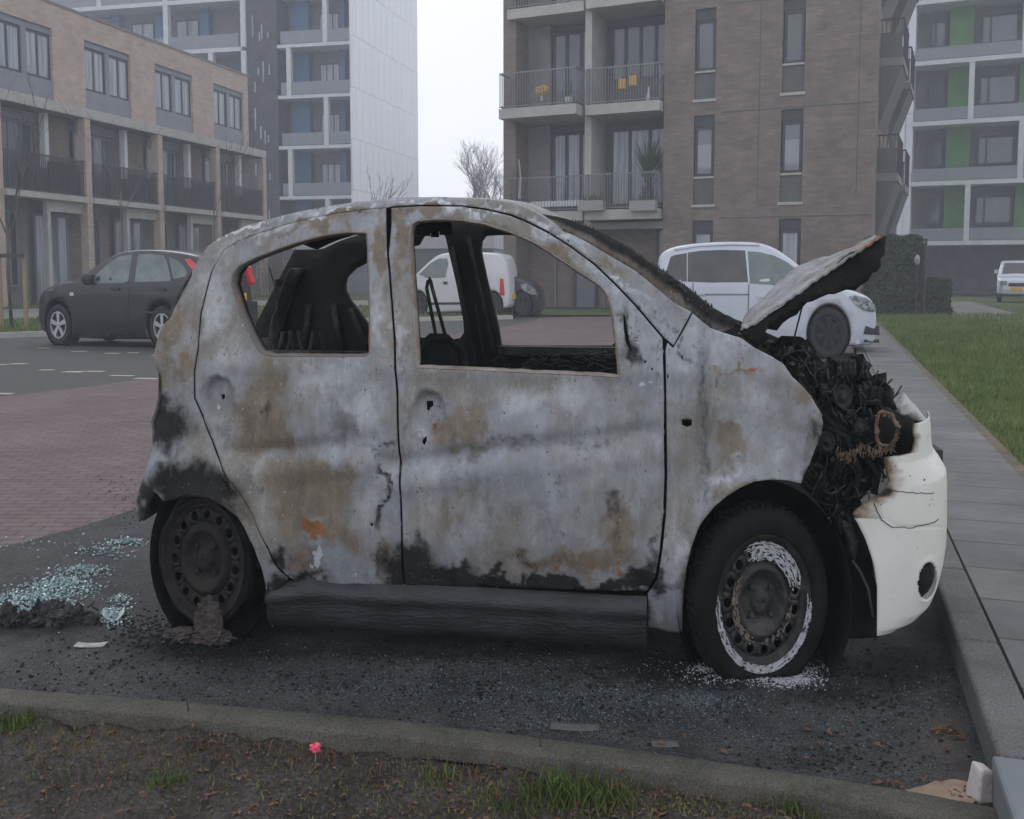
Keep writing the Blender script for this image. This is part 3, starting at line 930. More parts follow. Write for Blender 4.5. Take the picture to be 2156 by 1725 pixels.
def side_patch(name, fr, px, t_plane, tt, mat, parent, out=.006, th=.02, both=None, smooth=0):
    """a glass, light or trim laid on the side of a body, following its lean"""
    P = [fr.hit(u, v, t_plane) for u, v in px]
    for _ in range(3):
        P = [fr.hit(u, v, t_plane+tt(*p)) for (u, v), p in zip(px, P)]
    if smooth: P = smooth_loop(P, smooth)
    V, T = tri_fill(P, [], .15)
    n = len(V)
    verts = [(s, tt(s, z)-out, z) for s, z in V] + [(s, tt(s, z)+th, z) for s, z in V]
    faces = [tuple(t) for t in T] + [(t[0]+n, t[2]+n, t[1]+n) for t in T]
    B = densify(P, .15); idx = [int(np.hypot(V[:,0]-s, V[:,1]-z).argmin()) for s, z in B]
    for k in range(len(idx)):
        faces.append((idx[k], idx[k]+n, idx[(k+1)%len(idx)]+n, idx[(k+1)%len(idx)]))
    o = mesh_obj(name, verts, faces, mat, parent)
    if both:
        mesh_obj(name, [(a, both-b_, c) for a, b_, c in verts], [f[::-1] for f in faces], mat, parent)
    return o

def wheel(parent, s, t, r, z=None, tyre_m=None, rim_m=None, width=.2, spokes=5, rimr=.66, out=1, steer=0, name='wheel'):
    z = r*K if z is None else z
    h = bpy.data.objects.new(name, None)
    C.objects.link(h); h.parent = parent; h.location = (s, t, z); h.rotation_euler = (0,0,R(steer) + (0 if out == 1 else math.pi))
    b = MB()
    b.lathe([(r*rimr, .02), (r*rimr+.01, .0), (r*.86, -.012), (r*.95, .005), (r, .035), (r, width-.03), (r*.9, width), (r*.5, width)], 44, kz=K)
    b.build('tyre', tyre_m or M['tyre'], h, smooth=True)
    b = MB()
    b.lathe([(r*rimr, .0), (r*rimr-.02, .0), (r*rimr-.03, .03), (r*rimr-.035, .09), (0.01, .10)], 44, kz=K)
    if spokes:
        for k in range(spokes):
            a = 2*math.pi*k/spokes + math.pi/2
            ca, sa = math.cos(a), math.sin(a)
            w_ = r*.13
            R2 = r*(rimr-.05)
            P = [(ca*.03 - sa*w_*.6, sa*.03 + ca*w_*.6), (ca*R2 - sa*w_, sa*R2+ca*w_), (ca*R2+sa*w_, sa*R2-ca*w_), (ca*.03+sa*w_*.6, sa*.03-ca*w_*.6)]
            b.prism([(x, y*K) for x, y in P][::-1], .004, .04)
        b.lathe([(.01, -.002), (r*.15, .0), (r*.17, .03)], 16, kz=K)
    o = b.build('rim', rim_m or M['rimsilver'], h)
    if spokes:
        q = MB().lathe([(0.01, .075), (r*rimr-.04, .075)], 30, kz=K); q.build('brake_disc', M['plastic'], h)
    return h

def arch_cut(name, parent, s, z, r, t, mat, tt):
    """dark wheel housing showing round the tyre"""
    b = MB(); b.lathe([(r, .0), (r, .30), (0.01, .31)], 40, (s, .05, z), kz=K)
    return b.build(name, mat, parent)

# --- dark hatchback, nose to the left
ff = Frame(*gp(120, 728), 17.0)
hb = empty('dark_hatchback', ff)
tag(hb, 'dark charcoal five door hatchback with alloy wheels parked behind the wreck', 'car')
M['darkpaint'] = nmat('charcoal_paint', (.013,.015,.019), .28, (.018,.020,.025), 2, coat=.6)
out_f = [(86,703),(70,697),(65,680),(64,645),(72,622),(86,611),(104,601),(130,594),(158,590),(170,579),(188,564),(208,548),(229,535),(247,528),(286,524.5),(325,525),(364,529),(392,534),(408,541),(424,556),(433,580),(444,610),(449,640),(449,680),(444,704),(420,712),(300,716),(160,714)]
bo, ttf = loft_car(hb, ff, out_f, 1.75, 0.0, M['darkpaint'], tumble=.26, belt=1.42, arches=[(ff.hit(120,684)[0], .33*K, .355), (ff.hit(120,684)[0]+2.64, .33*K, .355)])
side_patch('side_window', ff, [(189,597),(196,588),(212,570),(232,552),(252,540),(279,536),(277,552),(270,592),(262,596)], 0, ttf, M['carglass'], hb, both=1.75)
side_patch('side_window', ff, [(284,594),(290,545),(292,536),(318,535),(345,538),(352,552),(360,588),(358,592)], 0, ttf, M['carglass'], hb, both=1.75)
side_patch('side_window', ff, [(366,588),(360,560),(356,541),(374,549),(388,562),(394,574),(392,582)], 0, ttf, M['carglass'], hb, both=1.75)
side_patch('tail_light', ff, [(390,545),(402,546),(424,566),(430,580),(424,586),(408,570),(396,556)], 0, ttf, M['redlens'], hb, both=1.75, out=.02, th=.3)
side_patch('side_marker', ff, [(147,616),(155,616),(155,623),(147,623)], 0, ttf, M['white'], hb)
for (a, b_) in ((243, 609), (340, 611)):
    side_patch('door_handle', ff, [(a-9, b_-3), (a+9, b_-3), (a+9, b_+3), (a-9, b_+3)], 0, ttf, M['plastic'], hb, out=.04)
side_patch('door_seam', ff, [(272,606),(273.5,606),(268,706),(266.5,706)], 0, ttf, M['plastic'], hb)
side_patch('side_moulding', ff, [(165,654),(380,655),(380,660),(165,659)], 0, ttf, M['plastic'], hb, out=.012)
mm_ = MB(); q = ff.hit(183, 588, -.1)
mm_.lathe([(.01,-.08),(.10,-.07),(.12,.0),(.10,.07),(.01,.08)], 18, (q[0], -.08, q[1]), kz=1.1)
mm_.build('mirror', M['plastic'], hb, smooth=True)
wf = ff.hit(120, 684, 0); wr_s = wf[0]+2.64
for s_ in (wf[0], wr_s):
    arch_cut('wheel_arch', hb, s_, .33*K, .365, .03, M['plastic'], ttf)
    wheel(hb, s_, .03, .315, rim_m=M['rimsilver'])
    wheel(hb, s_, 1.74, .315, out=-1, rim_m=M['rimsilver'])
# tail: rear window and bumper on the rear face
zt = ff.hit(430, 640, 0)
sr = max(v.co.x for v in bo.data.vertices)
MB().box(sr-.12, sr+.03, .15, 1.60, .45, .95).build('bumper', M['darkpaint'], hb)
MB().box(sr-.05, sr+.045, .60, 1.15, .98, 1.14).build('number_plate', M['plate'], hb)
for t_ in (.12, 1.45):
    MB().prism([(sr-.20,1.75),(sr-.13,1.7),(sr-.02,1.35),(sr-.10,1.3)], t_, t_+.18).build('tail_light', M['redlens'], hb)

# --- silver people carrier, nose to the right
fm = Frame(*gp(1746, 757), 12.0)
mp = empty('silver_people_carrier', fm)
tag(mp, 'silver white people carrier with tinted rear windows parked behind the raised bonnet', 'car')
M['silver'] = nmat('silver_paint', (.56,.60,.68), .30, (.60,.64,.72), 2, coat=.5, metal=.15)
out_m = [(1376,720),(1370,690),(1372,640),(1377,600),(1381,560),(1386,536),(1402,524),(1430,516),(1470,511),(1521,508),(1580,508.5),(1612,513),(1640,526),(1664,543),(1686,561),(1706,578),(1730,592),(1762,604),(1800,613),(1830,624),(1846,640),(1852,664),(1853,695),(1850,724),(1836,730),(1700,731),(1420,731)]
bm_, ttm = loft_car(mp, fm, out_m, 1.80, 0.0, M['silver'], tumble=.20, belt=1.42, endcurve=.30, arches=[(fm.hit(1745,703)[0], fm.hit(1745,703)[1], .375), (fm.hit(1745,703)[0]-2.62, fm.hit(1745,703)[1], .375)])
side_patch('rear_window', fm, [(1402,573),(1412,541),(1422,537),(1446,533),(1446,593),(1418,592)], 0, ttm, M['tinted'], mp, both=1.8)
side_patch('rear_door_window', fm, [(1448,593.5),(1448,532),(1476,528),(1520,526.5),(1569,527.5),(1575,594),(1500,595)], 0, ttm, M['tinted'], mp, both=1.8)
side_patch('front_window', fm, [(1579,597),(1574,529),(1600,531),(1631,539),(1657,552),(1674,565),(1662,583),(1640,601)], 0, ttm, M['carglass'], mp, both=1.8)
side_patch('roof_rail', fm, [(1418,523),(1470,515),(1540,512),(1600,514),(1600,517),(1540,515.5),(1470,519),(1420,527)], 0, ttm, M['silver'], mp, both=1.8, out=.03)
side_patch('headlight', fm, [(1787,625),(1800,622),(1826,628),(1842,642),(1846,654),(1838,658),(1820,655),(1806,646)], 0, ttm, M['lens'], mp, both=1.8, out=.012)
side_patch('grille', fm, [(1822,687),(1851,686),(1852,706),(1818,704)], 0, ttm, M['plastic'], mp, both=1.8, out=.008)
side_patch('lower_intake', fm, [(1820,715),(1851,715),(1851,722),(1819,721)], 0, ttm, M['plastic'], mp, both=1.8, out=.008)
side_patch('door_handle', fm, [(1468,616),(1484,616),(1484,621),(1468,621)], 0, ttm, M['silver'], mp, out=.04)
side_patch('door_handle', fm, [(1596,622),(1610,622),(1610,627),(1596,627)], 0, ttm, M['silver'], mp, out=.04)
side_patch('sliding_rail', fm, [(1476,619),(1575,619),(1575,622),(1476,622)], 0, ttm, M['frame'], mp, out=.006)
for (ua, va, ub, vb) in ((1576,598,1572,724),(1458,596,1462,724)):
    side_patch('door_seam', fm, [(ua,va),(ua+1.6,va),(ub+1.6,vb),(ub,vb)], 0, ttm, M['plastic'], mp)
side_patch('sill_trim', fm, [(1420,722),(1700,722),(1700,729),(1420,729)], 0, ttm, M['rimdark'], mp)
wf = fm.hit(1745, 703, 0)
for s_ in (wf[0], wf[0]-2.62):
    arch_cut('wheel_arch', mp, s_, wf[1], .375, .03, M['plastic'], ttm)
    wheel(mp, s_, .03, .335, z=wf[1], rim_m=M['tyre'], spokes=7)
    wheel(mp, s_, 1.80, .335, z=wf[1], out=-1, rim_m=M['rimdark'], spokes=7)

# --- white van seen through the wreck, nose to the left
fv = Frame(*gp(880, 668), 14.0)
vn = empty('white_van', fv)
tag(vn, 'small white panel van seen through the door window of the wreck', 'van')
M['whitepaint'] = nmat('white_paint', (.62,.63,.64), .3, (.66,.67,.68), 2, coat=.4)
out_v = [(838,655),(831,640),(830,612),(838,600),(866,588),(880,572),(905,547),(922,536),(944,532),(1000,531.5),(1043,533),(1058,539),(1066,562),(1070,600),(1070,640),(1062,652),(900,660)]
vo, ttv = loft_car(vn, fv, out_v, 1.75, 0.0, M['whitepaint'], tumble=.10, belt=1.5, arches=[(fv.hit(880,648)[0], .32*K, .34), (fv.hit(880,648)[0]+2.7, .32*K, .34)])
side_patch('side_window', fv, [(882,578),(906,555),(924,545),(942,544),(944,556),(938,585),(900,586)], 0, ttv, M['carglass'], vn, both=1.75)
side_patch('door_handle', fv, [(934,593),(942,593),(942,598),(934,598)], 0, ttv, M['plastic'], vn, out=.04)
side_patch('tail_light', fv, [(1053,586),(1060,588),(1063,622),(1052,622)], 0, ttv, M['redlens'], vn, both=1.75, out=.02)
side_patch('side_moulding', fv, [(890,637),(1045,636),(1045,641),(890,642)], 0, ttv, M['plastic'], vn, out=.015)
MB().box(max(v.co.x for v in vo.data.vertices)-.03, max(v.co.x for v in vo.data.vertices)+.03, .5, 1.0, .65, .82).build('number_plate', M['plate'], vn)
for s_ in (fv.hit(880, 648, 0)[0], fv.hit(880, 648, 0)[0]+2.7):
    arch_cut('wheel_arch', vn, s_, .32*K, .35, .03, M['plastic'], ttv)
    wheel(vn, s_, .03, .30, rim_m=M['rimdark']); wheel(vn, s_, 1.75, .30, out=-1, rim_m=M['rimdark'])

# --- dark car half hidden behind the van, nose to the right
fd = Frame(*gp(1110, 668), 12.0)
dc = empty('dark_saloon', fd)
tag(dc, 'dark grey car with its nose showing behind the white van', 'car')
out_d = [(960,655),(955,620),(965,590),(985,566),(1010,556),(1045,556),(1065,570),(1078,581),(1100,588),(1122,600),(1132,616),(1135,645),(1130,662),(1100,664)]
do, ttd = loft_car(dc, fd, out_d, 1.75, 0.0, M['darkpaint'], tumble=.25, belt=1.35, endcurve=.3, arches=[(fd.hit(1100,648)[0], .3*K, .34), (fd.hit(1100,648)[0]-2.0, .3*K, .34)])
side_patch('side_window', fd, [(990,585),(1002,566),(1040,563),(1060,580),(1064,588)], 0, ttd, M['tinted'], dc, both=1.75)
side_patch('headlight', fd, [(1096,600),(1110,597),(1126,610),(1131,622),(1116,620),(1102,612)], 0, ttd, M['lens'], dc, both=1.75, out=.02)
for s_ in (fd.hit(1100, 648, 0)[0], fd.hit(1100, 648, 0)[0]-2.0):
    wheel(dc, s_, .02, .30, rim_m=M['rimdark']); wheel(dc, s_, 1.76, .30, out=-1, rim_m=M['rimdark'])

# --- silver car far right, facing us
xg_, yg_ = gp(2139, 642)
sc_ = empty('distant_silver_car', loc=(xg_, yg_, .1), deg=-27)
tag(sc_, 'silver car facing the camera at the far right edge below the green block', 'car')
fz = Frame(0, 0, 0)
prof = [(-.0,.3),(-.02,.75),(.15,1.15),(.9,1.32),(1.6,2.0),(2.6,2.06),(3.6,1.9),(4.1,1.3),(4.15,.6),(4.0,.3)]
class Turned(Frame): pass
oo, tts = loft_car(None, fz, [(x*1.0, z) for x, z in prof], 1.72, 0, M['silver'], tumble=.22, belt=1.3, px=False, endcurve=.2)
oo.parent = sc_; oo.rotation_euler = (0,0,R(90)); oo.location = (.86, 0, 0)
def cbox(name, x0, x1, y0, y1, z0, z1, m): return MB().box(x0, x1, y0, y1, z0, z1).build(name, m, sc_)
MB().add([(-.66,.86,1.36),(.66,.86,1.36),(.56,1.40,1.92),(-.56,1.40,1.92),(-.66,1.05,1.36),(.66,1.05,1.36),(.56,1.6,1.92),(-.56,1.6,1.92)],
         [(0,1,2,3),(4,7,6,5),(0,4,5,1),(1,5,6,2),(2,6,7,3),(3,7,4,0)]).build('windscreen', M['tinted'], sc_)
cbox('grille', -.35, .35, -.03, .05, .78, .95, M['plastic']); cbox('number_plate', -.26, .26, -.05, .02, .58, .74, M['plate'])
for s_ in (-1, 1):
    cbox('headlight', s_*.42, s_*.72, -.015, .1, .85, 1.05, M['lens'])
    cbox('mirror', s_*.82, s_*1.0, 1.15, 1.25, 1.4, 1.6, M['silver'])
    for y_ in (.7, 3.2):
        h = wheel(sc_, s_*.82, y_, .29, rim_m=M['rimdark']); h.rotation_euler = (0,0,R(90) if s_ > 0 else R(-90))

# ------------------------------------------------------------ the burnt-out car
fc = Frame(*gp(1612, 1428), 9.0)
car = empty('burnt_out_car', fc)
tag(car, 'burnt-out small white hatchback with bare scorched doors, no glass and its bonnet forced up', 'car')
WB = 2.34
def tside(s, z):
    t = 0.0
    if z > 1.30: t += (z-1.30)*.30 + .04
    else: t += .04*max(0.0, (z-.80)/.50)**2
    if z > 1.86: t += 2.2*(z-1.86)**2*2
    if z < .50: t += .10*((.50-z)/.30)**1.5
    if s > .22: t += .9*(s-.22)**2
    if s < -2.45: t += 1.1*(s+2.45)**2
    return t
def sz(u, v, extra=0.0):
    t = 0.0
    for _ in range(9):
        s, z = fc.hit(u, v, t+extra); t = .5*t + .5*tside(s, z)
    return s, z
def L(px): return [sz(u, v) for u, v in px]

HUBF = sz(1606, 1262); HUBR = sz(427, 1181)
HANDLE1 = sz(900, 872); HANDLE2 = sz(457, 840)
def lerp_line(pts, s):
    return float(np.interp(s, [p[0] for p in pts], [p[1] for p in pts]))
SW1 = L([(500,955),(600,950),(700,936),(830,925)])
SW2 = L([(850,975),(960,960),(1100,940),(1250,925),(1390,905)])
CR1 = L([(1455,640),(1480,760),(1488,860),(1478,960),(1450,1100)])
def bump(s, z, c, rx, rz):
    return math.exp(-((s-c[0])/rx)**2 - ((z-c[1])/rz)**2)
def disp(s, z):
    """how far the skin lies in (+) or out (-) from its smooth shape"""
    d = .013*fbm(s*2.2, z*1.6, 1.0, 3) + .0048*fbm(s*8, z*5, 4.0, 3)
    for c in (HANDLE1, HANDLE2):
        q = ((s-c[0])/.072)**2 + ((z-c[1])/.098)**2
        if q < 1.6: d += .046*min(1, max(0, 1-q)*2.2)**.7 - .005*math.exp(-((q-1.05)/.12)**2)
    # pressed crease along the doors
    ln = SW1 if s < -1.58 else SW2
    if -2.25 < s < -.42:
        zz = lerp_line(ln, s)
        d += .020*math.exp(-((z-zz)/.035)**2) - .012*math.exp(-((z-zz+.09)/.05)**2)
        d += .010*math.exp(-((z-1.10)/.10)**2) - .006*math.exp(-((z-.75)/.12)**2)
    # waist edge
    d -= .008*math.exp(-((z-1.20)/.04)**2) * (1 if s > -2.3 else .3)
    # flared arches
    for c, r in ((HUBF, .335), (HUBR, .325)):
        q = math.hypot(s-c[0], (z-c[1])/K)
        d -= .034*math.exp(-((q-r)/.045)**2)
        d += .012*math.exp(-((q-r-.15)/.05)**2)
    # crumpled wing and bulge in the rear quarter
    if s > -.5:
        d += .035*bump(s, z, sz(1478, 860), .018, .45) + .012*bump(s, z, sz(1440,980), .03, .3) + .012*bump(s, z, sz(1560, 900), .10, .06)
    if s < -2.35:
        d += .020*bump(s, z, sz(395, 950), .10, .09) - .016*bump(s, z, sz(350, 885), .06, .12) - .012*bump(s, z, sz(345, 760), .08, .06)
        d += .010*math.sin(s*30+z*9)*.5
    # dents in the front door
    d += .012*bump(s, z, sz(1330, 900), .05, .20) + .008*bump(s, z, sz(1020, 1030), .16, .12) - .007*bump(s, z, sz(1200, 1130), .14, .10)
    d += .012*bump(s, z, sz(650, 1010), .10, .10) - .008*bump(s, z, sz(700, 860), .12, .10)
    return d

# burn colours: (u, v, ru, rv, tilt in degrees, strength), set down in photograph pixels, stored on the skin
TAN = [(545,870,38,95,12,1),(575,900,42,60,0,.8),(655,1030,88,62,15,1),(620,1100,40,50,-20,.8),(700,1120,60,50,0,.7),(965,905,55,45,0,.95),
       (850,500,18,60,0,.9),(800,520,12,90,0,.8),(840,560,16,50,0,.7),(880,452,60,12,-8,.9),(620,490,120,16,-20,.55),(700,462,90,14,-12,.8),
       (1000,470,120,10,8,.7),(1180,545,60,18,35,.8),(1080,500,70,14,20,.7),(950,1080,110,90,0,.45),(1300,1120,36,60,0,.85),(1230,1180,130,26,0,.75),
       (1130,1180,90,24,0,.6),(1180,1060,80,60,0,.3),(360,690,20,60,15,.9),(345,755,22,25,0,.7),(390,760,14,60,10,.75),(1540,920,30,50,10,.8),(1560,780,60,14,0,.7),
       (1690,830,30,30,30,.6),(1545,1030,50,22,-30,.6),(1620,880,80,40,0,.25),(330,800,60,30,0,.6),(470,1050,50,60,0,.45),(510,1080,30,60,-30,.5),
       (1340,850,20,40,0,.5),(1420,600,30,20,40,.5),(1300,560,60,20,40,.6),(820,1190,30,40,0,.6),(640,1180,40,30,0,.8),(800,1100,16,80,0,.3),(1060,870,70,20,0,.3)]
RUST = [(655,1120,46,22,25,1),(700,1135,30,14,10,.7),(922,886,12,16,0,1),(1575,770,36,12,0,1),(1560,760,16,22,0,.7),(395,735,8,40,8,.8),(365,690,12,30,15,.55),
        (1240,1190,80,8,0,.7),(1050,1190,20,14,0,.9),(1300,1205,22,14,0,.8),(1170,1200,20,16,0,.7),(1130,530,80,7,35,.7),(1500,1050,40,8,-30,.5),
        (1340,588,40,8,38,.5),(825,715,8,20,0,.9),(1690,815,20,8,40,.7),(810,1195,20,24,0,.5),(1195,450,18,5,30,.7),(1545,930,10,30,0,.5)]
SOOT = [(350,905,52,55,0,.9),(345,850,40,40,0,.75),(390,1015,72,48,0,1.1),(450,1035,50,40,-20,.9),(470,1060,60,25,30,.6),(310,1060,26,60,0,.9),(872,1175,34,44,0,1.1),(900,1200,50,34,0,.95),(850,1200,40,40,0,1.0),
        (960,1205,60,22,0,.8),(1050,1190,12,18,0,1),(1110,1180,60,20,0,.45),(640,1215,60,18,0,.8),(585,1180,18,44,-25,.8),(812,1010,10,60,0,.8),(806,1190,16,40,0,.6),(800,930,40,8,-5,.7),
        (700,955,60,7,0,.45),(1345,1220,40,30,0,.9),(1390,1150,10,60,0,.5),(700,1240,160,10,0,1),(1100,1238,300,18,0,1.4),(1720,930,16,60,0,.7),(1700,990,24,30,0,.6),
        (1170,1120,14,50,-10,.3),(1340,740,14,40,0,.8),(1320,700,8,40,0,.7),(560,870,10,40,10,.6),(1440,1180,10,80,0,.5),(560,1170,14,60,-15,.35),(600,1240,30,30,0,1),(1290,1080,22,50,0,.55),
        (805,1070,7,70,0,.8),(1380,1200,16,40,0,.8),(760,925,40,7,0,.4),(1390,745,8,60,0,.6)]
ASHW = [(665,1172,18,24,0,1.1),(742,1198,12,16,0,.8),(580,760,70,8,0,.5),(880,870,10,26,0,.7),(900,905,22,8,0,.8),(1360,800,40,5,0,1.1),(1540,725,60,18,20,.6),(1500,990,60,10,-35,.6),(1380,1290,40,40,0,.6),
        (1400,1290,30,30,0,.6),(460,860,26,12,0,.7),(700,450,110,8,-12,.8),(520,480,90,10,-24,1),(960,436,150,9,4,.9),(1180,500,60,8,33,.8),(1290,580,70,8,38,.8),(640,930,70,12,0,.4),(550,1010,30,60,-35,.4),
        (800,1120,10,60,0,.5),(1100,1170,8,12,0,.6),(1200,1180,8,12,0,.6),(780,1190,20,20,0,.4),(440,580,30,50,15,.4),(1150,815,140,20,0,.4),(1640,940,70,40,0,.25),(800,700,10,80,0,.5)]
def warp(u, v):
    return (u + 26*fbm(u/55, v/70, 11, 4) + 8*fbm(u/13, v/17, 5, 3), v + 30*fbm(u/60, v/60, 21, 4) + 12*fbm(u/12, v/22, 15, 3))
def field(lst, u, v):
    r = 0.0
    for a, b, ru, rv, tl, k in lst:
        dx, dy = u-a, v-b
        if abs(dx) > 2.4*(ru+rv) or abs(dy) > 2.4*(ru+rv): continue
        if tl:
            c, s = math.cos(R(tl)), math.sin(R(tl)); dx, dy = dx*c+dy*s, -dx*s+dy*c
        q = (dx/ru)**2 + (dy/rv)**2
        if q < 5: r = max(r, k*math.exp(-q*.75))
    return r

LIGHT = [(710,800,95,35,0,.8),(760,870,70,60,0,.7),(640,800,60,30,0,.5),(1150,835,170,34,-3,.7),(900,1030,34,130,5,.6),(870,900,20,80,0,.5),(1250,990,110,50,-8,.5),(1580,860,90,50,25,.6),(1660,960,60,40,0,.55),  # pale patches, plus highlights painted along creases and arch flares
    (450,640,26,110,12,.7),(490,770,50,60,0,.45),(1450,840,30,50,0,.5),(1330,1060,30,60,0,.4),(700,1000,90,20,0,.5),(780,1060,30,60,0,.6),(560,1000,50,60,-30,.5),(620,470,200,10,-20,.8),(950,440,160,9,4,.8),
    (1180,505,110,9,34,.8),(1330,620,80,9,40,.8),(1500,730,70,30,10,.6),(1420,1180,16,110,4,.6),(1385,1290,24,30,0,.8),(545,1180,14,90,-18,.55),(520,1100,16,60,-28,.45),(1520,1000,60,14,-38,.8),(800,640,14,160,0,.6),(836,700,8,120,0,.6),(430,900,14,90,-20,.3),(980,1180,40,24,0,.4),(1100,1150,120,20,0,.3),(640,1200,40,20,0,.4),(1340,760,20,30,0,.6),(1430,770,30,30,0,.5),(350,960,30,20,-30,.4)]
DARK = [(720,890,26,36,0,.75),(690,860,14,26,0,.5),(960,940,40,20,0,.6),(1040,945,120,10,-6,.6),(1250,925,140,9,-9,.6),(1120,1080,150,90,0,.40),(1000,1010,60,50,0,.35),(560,860,14,60,14,.6),(610,960,110,7,0,.4),(1480,860,7,110,0,.9),(1482,980,6,80,0,.7),  # dark patches, plus shade painted into the creases and folds
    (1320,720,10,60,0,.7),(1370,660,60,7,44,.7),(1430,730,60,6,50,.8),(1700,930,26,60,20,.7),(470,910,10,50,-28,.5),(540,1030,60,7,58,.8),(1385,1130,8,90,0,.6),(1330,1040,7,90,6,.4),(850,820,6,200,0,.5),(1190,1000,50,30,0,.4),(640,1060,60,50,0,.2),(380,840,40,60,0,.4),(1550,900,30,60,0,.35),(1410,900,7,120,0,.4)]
FLECK = [(1080,835,170,26,0,.30),(1180,940,150,12,-8,.42),(1330,915,50,16,-12,.42),(1010,975,60,12,-6,.3),(800,1000,9,110,0,.50),(806,930,14,20,0,.5),(700,950,90,10,0,.36),(1300,1130,34,70,0,.42),(1150,1180,180,16,0,.46),(960,1190,60,14,0,.3),(800,1180,20,40,0,.55),(640,1180,40,30,0,.42),
    (570,850,22,60,10,.30),(560,1010,34,80,-32,.34),(1150,1070,50,60,0,.22),(1360,1000,16,100,0,.34),(1350,860,18,60,0,.34),(1500,720,90,40,15,.30),(1430,660,60,30,40,.36),(1350,700,30,90,10,.42),(1600,870,90,60,0,.20),(950,790,120,18,0,.28),(780,770,60,14,0,.34),(1500,1060,60,20,-40,.34),(600,460,160,14,-20,.22),(1150,480,160,16,30,.36),(700,1190,90,20,0,.34),(400,700,50,90,0,.2)]
def burn_mat(name):
    m = bpy.data.materials.new(name); m.use_nodes = True
    n, l = m.node_tree.nodes, m.node_tree.links
    b = n['Principled BSDF']; b.inputs['Specular IOR Level'].default_value = .25
    at = n.new('ShaderNodeAttribute'); at.attribute_name = 'burn'
    sp = n.new('ShaderNodeSeparateColor'); l.new(at.outputs['Color'], sp.inputs[0])
    tc = n.new('ShaderNodeTexCoord')
    def noi(scale, st=(1,1,1), det=6, rough=.65):
        mp = n.new('ShaderNodeMapping'); mp.inputs['Scale'].default_value = st; l.new(tc.outputs['Object'], mp.inputs[0])
        t = n.new('ShaderNodeTexNoise'); t.inputs['Scale'].default_value = scale; t.inputs['Detail'].default_value = det; t.inputs['Roughness'].default_value = rough
        l.new(mp.outputs[0], t.inputs[0]); return t.outputs[0]
    def ramp(src, p0, p1, c0=(0,0,0), c1=(1,1,1)):
        r = n.new('ShaderNodeValToRGB'); e = r.color_ramp.elements
        e[0].position, e[1].position = p0, p1; e[0].color = (*c0, 1); e[1].color = (*c1, 1)
        l.new(src, r.inputs[0]); return r.outputs[0]
    def mix(f, a, c):
        x = n.new('ShaderNodeMix'); x.data_type = 'RGBA'; l.new(f, x.inputs[0]); l.new(a, x.inputs[6])
        if isinstance(c, tuple): x.inputs[7].default_value = (*c, 1)
        else: l.new(c, x.inputs[7])
        return x.outputs[2]
    def thr(attr, nz, k=.9, p0=.42, p1=.58):
        # attribute plus noise, then a soft threshold
        a1 = n.new('ShaderNodeMath'); a1.operation = 'SUBTRACT'; l.new(nz, a1.inputs[0]); a1.inputs[1].default_value = .5
        a2 = n.new('ShaderNodeMath'); a2.operation = 'MULTIPLY_ADD'; l.new(a1.outputs[0], a2.inputs[0]); a2.inputs[1].default_value = k; l.new(attr, a2.inputs[2])
        mr = n.new('ShaderNodeMapRange'); mr.interpolation_type = 'SMOOTHSTEP'; mr.inputs[1].default_value = p0; mr.inputs[2].default_value = p1
        l.new(a2.outputs[0], mr.inputs[0]); return mr.outputs[0]
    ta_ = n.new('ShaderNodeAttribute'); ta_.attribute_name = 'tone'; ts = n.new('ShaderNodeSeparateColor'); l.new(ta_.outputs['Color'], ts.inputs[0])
    mm2 = noi(6.5, (1,1,.75), 12, .78); big = noi(2.6, (1,1,.8), 5); mid = noi(9, (1,1,.6), 7, .7); streak = noi(34, (1,1,.16), 5, .75); fine = noi(95, (1,1,.45), 3, .8); med = noi(22, (1,1,.5), 6, .75)
    base = mix(ramp(big, .42, .60), ramp(mid, .28, .72, (.235,.25,.285), (.39,.405,.44)), ramp(mid, .3, .7, (.19,.178,.162), (.30,.285,.265)))
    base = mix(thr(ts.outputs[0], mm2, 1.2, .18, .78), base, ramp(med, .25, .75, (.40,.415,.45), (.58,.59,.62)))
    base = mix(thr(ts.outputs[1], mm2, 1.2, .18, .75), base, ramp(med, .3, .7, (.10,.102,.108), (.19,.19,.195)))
    base = mix(ramp(streak, .54, .80), base, (.36,.37,.395))
    base = mix(ramp(med, .58, .78), base, (.13,.13,.135))
    tan_c = ramp(med, .3, .72, (.155,.128,.103), (.27,.225,.182))
    base = mix(thr(sp.outputs[2], mm2, 1.15, .24, .64), base, tan_c)
    base = mix(thr(at.outputs['Alpha'], streak, 1.5, .55, .75), base, (.56,.575,.61))
    rust_c = ramp(med, .35, .7, (.17,.075,.03), (.36,.16,.065))
    base = mix(thr(sp.outputs[0], med, 1.3, .50, .70), base, rust_c)
    soot_c = ramp(mid, .3, .7, (.012,.013,.014), (.042,.041,.039))
    base = mix(thr(sp.outputs[1], mm2, 1.1, .22, .74), base, soot_c)
    # dark flecks where the coating has lifted
    vn_ = noi(58, (1,1,.42), 4, .8)
    base = mix(thr(ts.outputs[2], vn_, 1.6, .55, .60), base, (.050,.050,.053))
    vn2 = noi(71, (1,1,.42), 3, .8)
    base = mix(thr(ts.outputs[2], vn2, 1.6, .66, .72), base, (.52,.53,.56))
    fl = n.new('ShaderNodeMath'); fl.operation = 'MULTIPLY'; l.new(ramp(fine, .60, .68), fl.inputs[0]); l.new(ramp(mid, .44, .60), fl.inputs[1])
    base = mix(fl.outputs[0], base, (.045,.045,.048))
    fw = n.new('ShaderNodeMath'); fw.operation = 'MULTIPLY'; l.new(ramp(noi(120, (1,1,.5), 2), .66, .74), fw.inputs[0]); l.new(ramp(big, .45, .6), fw.inputs[1])
